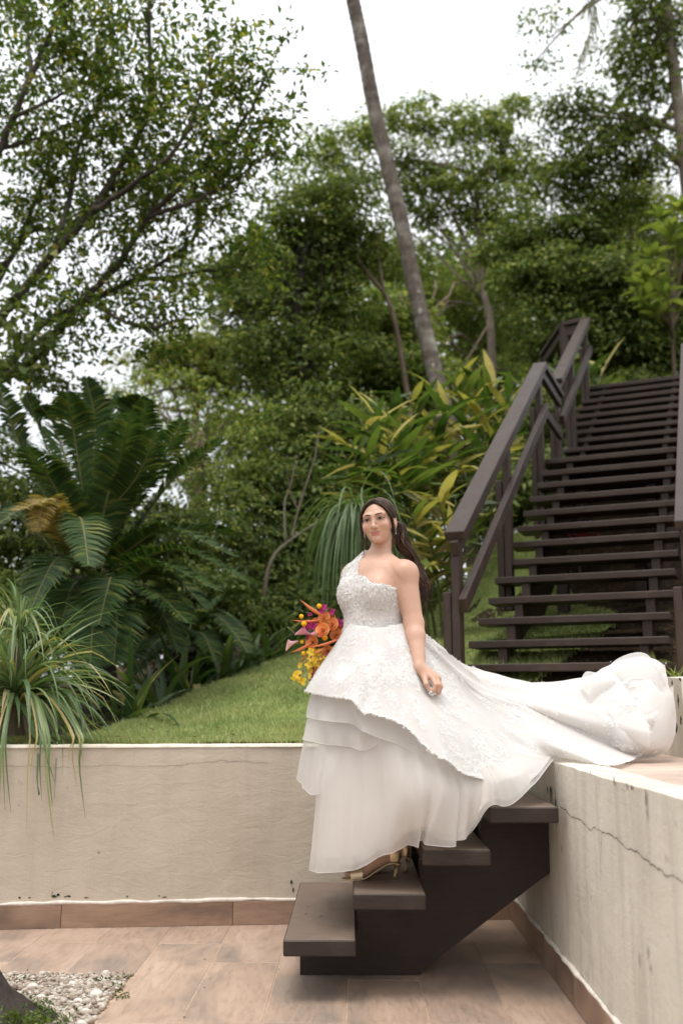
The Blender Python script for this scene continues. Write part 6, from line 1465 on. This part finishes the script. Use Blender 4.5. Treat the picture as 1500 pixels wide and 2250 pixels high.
# ---- sandals
for f in FOOT:
    D, dx = f['D'], f['dx']
    so = link('sandal', raw_mesh('sandal', [(0, 0, 0)] * 3, [(0, 1, 2)]), person) if False else None
    prof = [(752, .004, .026), (764, .003, .036), (790, .004, .041), (808, .012, .036), (830, .040, .028), (850, .062, .028), (868, .068, .030), (878, .068, .018)]
    C = np.array([l2w(fp(x + dx, D, h)) for x, h, w in prof]); Wd = np.array([w for x, h, w in prof]); S_ = spline(C, 30); wS = np.interp(np.linspace(0, 1, 30), np.linspace(0, 1, 8), Wd)
    yv = np.array([.18, .98, 0])
    V = np.concatenate([np.stack([S_ - yv * wS[:, None], S_ + yv * wS[:, None]], 1).reshape(-1, 3), np.stack([S_ - yv * wS[:, None] - np.array([0, 0, .006]), S_ + yv * wS[:, None] - np.array([0, 0, .006])], 1).reshape(-1, 3)])
    Fs = []
    for i in range(29):
        a = 2 * i; b = 60 + a; Fs += [(a, a + 1, a + 3, a + 2), (b, b + 2, b + 3, b + 1), (a, a + 2, b + 2, b), (a + 1, b + 1, b + 3, a + 3)]
    Fs += [(0, 60, 61, 1), (58, 59, 119, 118)]
    sandal = mesh('sandal', rel(V, person), Fs, GOLD, person, True, label='gold high-heeled sandal')
    hb = l2w(fp(872 + dx, D, .064)); ht = l2w(fp(866 + dx, D, .0005)); V, Fs = tube(spline([hb, hb * .5 + ht * .5 + np.array([.003, 0, 0]), ht], 8), np.interp(np.linspace(0, 1, 8), [0, .25, 1], [.020, .010, .0065]), 10); mesh('heel', rel(V, person), Fs, GOLD, sandal, True)
    for (x0, x1, top, nm) in ((774, 800, .050, 'toe_strap'),):
        A = np.linspace(-.15, PI + .15, 16); Vs = []
        for x, tp_ in ((x0, .046), ((x0 + x1) / 2 - 1, .052), (x1, .062)):
            for a in A:
                c = l2w(fp(x + dx - 7 * (math.cos(a) < 0) * abs(math.cos(a)), D, 0)); Vs.append(c + yv * (-math.cos(a)) * .043 + np.array([0, 0, .004 + tp_ * max(0, math.sin(a)) ** .7]))
        mesh(nm, rel(Vs, person), grid_faces(3, 16), GOLD, sandal, True)
    # counter and ankle strap
    A = np.linspace(-1.9, 1.9, 16); Vs = []
    for h_, r_ in ((.070, .031), (.10, .034), (.125, .031)):
        for a in A: c = l2w(fp(862 + dx, D + .015, h_)); Vs.append(c + np.array([math.cos(a) * r_ * 1.05, math.sin(a) * r_, 0]))
    mesh('heel_counter', rel(Vs, person), grid_faces(3, 16), GOLD, sandal, True)
    c0_ = l2w(f['ank']) + np.array([0, 0, .004]); a = np.arange(24) * 2 * PI / 24; V, Fs = tube(np.stack([c0_[0] + .037 * np.cos(a), c0_[1] + .037 * np.sin(a), c0_[2] + .012 * np.cos(a)], -1), .0032, 5, False); mesh('ankle_strap', rel(V, person), Fs, GOLD, sandal, True)
# ---- second hand: five fingers closed on the bouquet stems (joined to the arm inside the same skin)
# ================================================================== bouquet
def pet(name, stops, tr=.25, use='island'): return leafmat(name, stops, tr, .5, .3, use, 1.1)
ROSE = pet('rose_petal', [(0, (.84, .26, .07)), (.5, (.88, .38, .14)), (1, (.90, .50, .30))]); SPIKE = pet('heliconia', [(0, (.82, .20, .09)), (.6, (.86, .28, .12)), (1, (.88, .42, .14))], .2, 'obj')
MAG = pet('magenta_petal', [(0, (.22, .008, .07)), (.5, (.36, .012, .13)), (1, (.50, .04, .22))]); YELP = pet('yellow_petal', [(0, (.72, .42, .012)), (.5, (.82, .55, .03)), (1, (.84, .64, .10))])
CALLA = pet('calla_petal', [(0, (.55, .16, .28)), (1, (.76, .50, .52))], .2, 'obj'); BALLY = plain('button_flower', (.78, .42, .02), .9, .1, .25, 250).m
BERRY = plain('berry', (.20, .012, .015), .3, .5).m; BSTEM = plain('flower_stem', (.10, .15, .03), .5).m; BLEAF = leafmat('bouquet_leaf', [(0, (.03, .06, .02)), (1, (.07, .11, .03))], .25)
BD = 4.58
bq = empty('bouquet', U(742, 1420, BD + .05), 'bouquet of orange roses, spiky heliconias, magenta orchids and yellow blooms held at her side', 'bouquet')
bc = np.array(bq.location)
def B(x, y, d=0): return U(708 + (x - 712) * 1.12, 1402 + (y - 1402) * 1.08, BD + d)
def facing(p): return nrm(p - (bc + np.array([.10, .10, .02])))
def rose(c, r, mat=ROSE):
    ax = nrm(facing(c) * .5 + np.array([-.1, -1, .25]) * .8); s, d_, t = frame(ax); mb = MB()
    for ring, (n, rad, h, op) in enumerate(((3, .28, .55, -.1), (4, .5, .6, .05), (5, .75, .55, .25), (6, 1.0, .42, .55))):
        for k in range(n):
            a0 = 2 * PI * k / n + ring * .7; da = 2 * PI / n * .72; rows = []
            for v in (0, .5, 1):
                row = []
                for u_ in np.linspace(-1, 1, 5):
                    a = a0 + u_ * da * (.55 + .45 * v); rr = r * rad * (.35 + .65 * v ** .8) + r * op * .25 * v ** 2 * (1 - .4 * abs(u_)); hh = r * (h * v * (1 - .18 * u_ * u_) + .12 * (3 - ring) * .5 - .2)
                    row.append(c + (s * math.cos(a) + t * math.sin(a)) * rr + ax * hh)
                rows += row
            mb.add(rows, [tuple(q) for q in grid_faces(3, 5)])
    mb.build('rose', mat, bq, True)
for x, y, r, d in ((716, 1360, 11, -.05), (731, 1374, 12, -.06), (700, 1373, 11, -.04), (713, 1386, 13, -.08), (739, 1395, 11, -.05), (745, 1383, 9, -.02), (728, 1362, 10, -.03), (692, 1410, 12, -.05), (704, 1384, 9, -.03), (722, 1428, 10, -.03)): rose(B(x, y, d), r * 1.12 / F * BD)
def spike(a, b, w, d0=-.05, d1=-.06):
    p, q = B(*a, d0), B(*b, d1); ax = nrm(q - p); L = np.linalg.norm(q - p); s, d_, t = frame(ax, (0, -1, .2)); n = 10; V = []
    for i in range(n):
        f = i / (n - 1); r = w / F * BD * (math.sin(PI * min(1, f * .9 + .14)) ** .8) * (1 - f) ** .35 + .0005; ce = p + ax * L * f + np.array([0, 0, -.006]) * math.sin(PI * f)
        for k in range(8): a_ = 2 * PI * k / 8; V.append(ce + s * math.cos(a_) * r * .55 + t * math.sin(a_) * r)
    mesh('heliconia', rel(V, bq), grid_faces(n, 8, True), SPIKE, bq, True)
spike((710, 1355), (667, 1322), 8); spike((706, 1366), (650, 1365), 5); spike((690, 1412), (649, 1431), 7); spike((740, 1406), (686, 1420), 6, -.08, -.09); spike((712, 1424), (690, 1432), 7, -.07, -.07); spike((682, 1434), (664, 1449), 3); spike((745, 1410), (735, 1425), 6); spike((683, 1444), (667, 1453), 2)
def calla(base, lip, w, d=-.06):
    p, q = B(*base, d), B(*lip, d - .02); ax = nrm(q - p); L = np.linalg.norm(q - p); s, d_, t = frame(ax, (0, -1, .3)); n, k = 9, 14; V = []
    for i in range(n):
        f = i / (n - 1); r = w / F * BD * (.18 + .25 * f + .75 * f ** 3)
        for j in range(k):
            a_ = .35 + (2 * PI - .5) * j / (k - 1); ext = L * f + L * .28 * f ** 3 * (-math.cos(a_)); V.append(p + ax * ext + s * math.cos(a_) * r + t * math.sin(a_) * r)
    mesh('calla_lily', rel(V, bq), grid_faces(n, k), CALLA, bq, True)
calla((664, 1408), (643, 1416), 10); calla((690, 1395), (668, 1386), 12, -.05); calla((706, 1400), (697, 1391), 7, -.06)
for x, y, r in ((671, 1358, 5), (706, 1337, 5.5), (717, 1402, 6), (676, 1373, 6), (733, 1424, 5), (675, 1433, 5), (672, 1410, 4)):
    V = ICO3 * r / F * BD * (1 + .07 * vnoise(ICO3 * 9))[:, None]; o = mesh('button_flower', V, ICO3F, BALLY, bq, True); o.location = Vector(B(x, y, -.06)) - bq.location
def bloom(x, y, r, mat, name, d=-.05, n=5):
    c = B(x, y, d); ax = nrm(np.array([rng.normal(-.2, .35), -1, rng.normal(.15, .35)])); s, d_, t = frame(ax); mb = MB(); R_ = r / F * BD
    for k in range(n):
        a = 2 * PI * k / n + rng.uniform(-.3, .3); u_ = s * math.cos(a) + t * math.sin(a); w_ = np.cross(ax, u_); L = R_ * rng.uniform(.8, 1.2)
        rows = [c + w_ * 0, c + u_ * L * .5 + w_ * L * .42 + ax * L * .28, c + u_ * L + w_ * L * .22 + ax * L * .1, c + u_ * L * 1.02 - w_ * L * .22 + ax * L * .12, c + u_ * L * .5 - w_ * L * .42 + ax * L * .28, c + u_ * L * .6 + ax * L * .15]
        mb.add(rows, [(0, 1, 5), (1, 2, 5), (2, 3, 5), (3, 4, 5), (4, 0, 5)])
    mb.build(name, mat, bq, True)
for x, y, r in ((715, 1340, 7), (711, 1346, 6), (732, 1349, 7), (688, 1354, 5), (686, 1374, 8), (694, 1377, 7), (680, 1381, 6), (745, 1370, 8), (752, 1374, 7), (738, 1368, 6), (683, 1402, 5)): bloom(x, y, r * 1.25, MAG, 'orchid')
for k in range(30):
    f = rng.random(); x = 705 - 35 * f + rng.normal(0, 11); y = 1432 + 55 * f + rng.normal(0, 6)
    bloom(x, y, rng.uniform(6.5, 10), YELP, 'yellow_orchid', rng.uniform(-.08, -.02))
for x, y in ((700, 1462), (703, 1450), (690, 1440), (668, 1478), (674, 1470), (710, 1440), (718, 1436)): bloom(x, y, 3, MAG if y < 1455 else BERRY, 'yellow_orchid_lip', -.09, 4)
for k in range(20):
    f = k / 19; x = 696 - 6 * f + rng.normal(0, 1.6); y = 1462 + 34 * f
    o = mesh('berry', ICO * rng.uniform(2.0, 3.2) / F * BD, ICOF, BERRY, bq, True); o.location = Vector(B(x, y, -.07)) - bq.location
for x0, y0, x1, y1, r in ((684, 1396, 644, 1380, 1.6), (700, 1400, 720, 1345, 1.2), (690, 1410, 660, 1408, 1.6), (700, 1390, 671, 1360, .9), (712, 1380, 706, 1338, .9), (735, 1430, 760, 1500, 5), (728, 1430, 752, 1505, 4)):
    V, Fc = tube(spline([B(x0, y0), B((x0 + x1) / 2 - 3, (y0 + y1) / 2 + 5, -.01), B(x1, y1, -.03)], 9), r / F * BD, 6); mesh('stem', rel(V, bq), Fc, BSTEM, bq, True)
for k in range(26):
    x, y = rng.uniform(676, 752), rng.uniform(1345, 1440); p = B(x, y, .0); d = facing(p) + rng.normal(0, .4, 3); V, Fs = leaf_cards(p[None], d[None], np.array([[0, -.5, 1]]), .05, .022); mesh('foliage', rel(V, bq), Fs, BLEAF, bq)
# solid heart of the bouquet so nothing shows through
V = ICO3 * np.array([.062, .05, .085]) * (1 + .2 * vnoise(ICO3 * 4))[:, None] + B(712, 1400, .02); mesh('moss_core', rel(V, bq), ICO3F, BLEAF, bq, True)
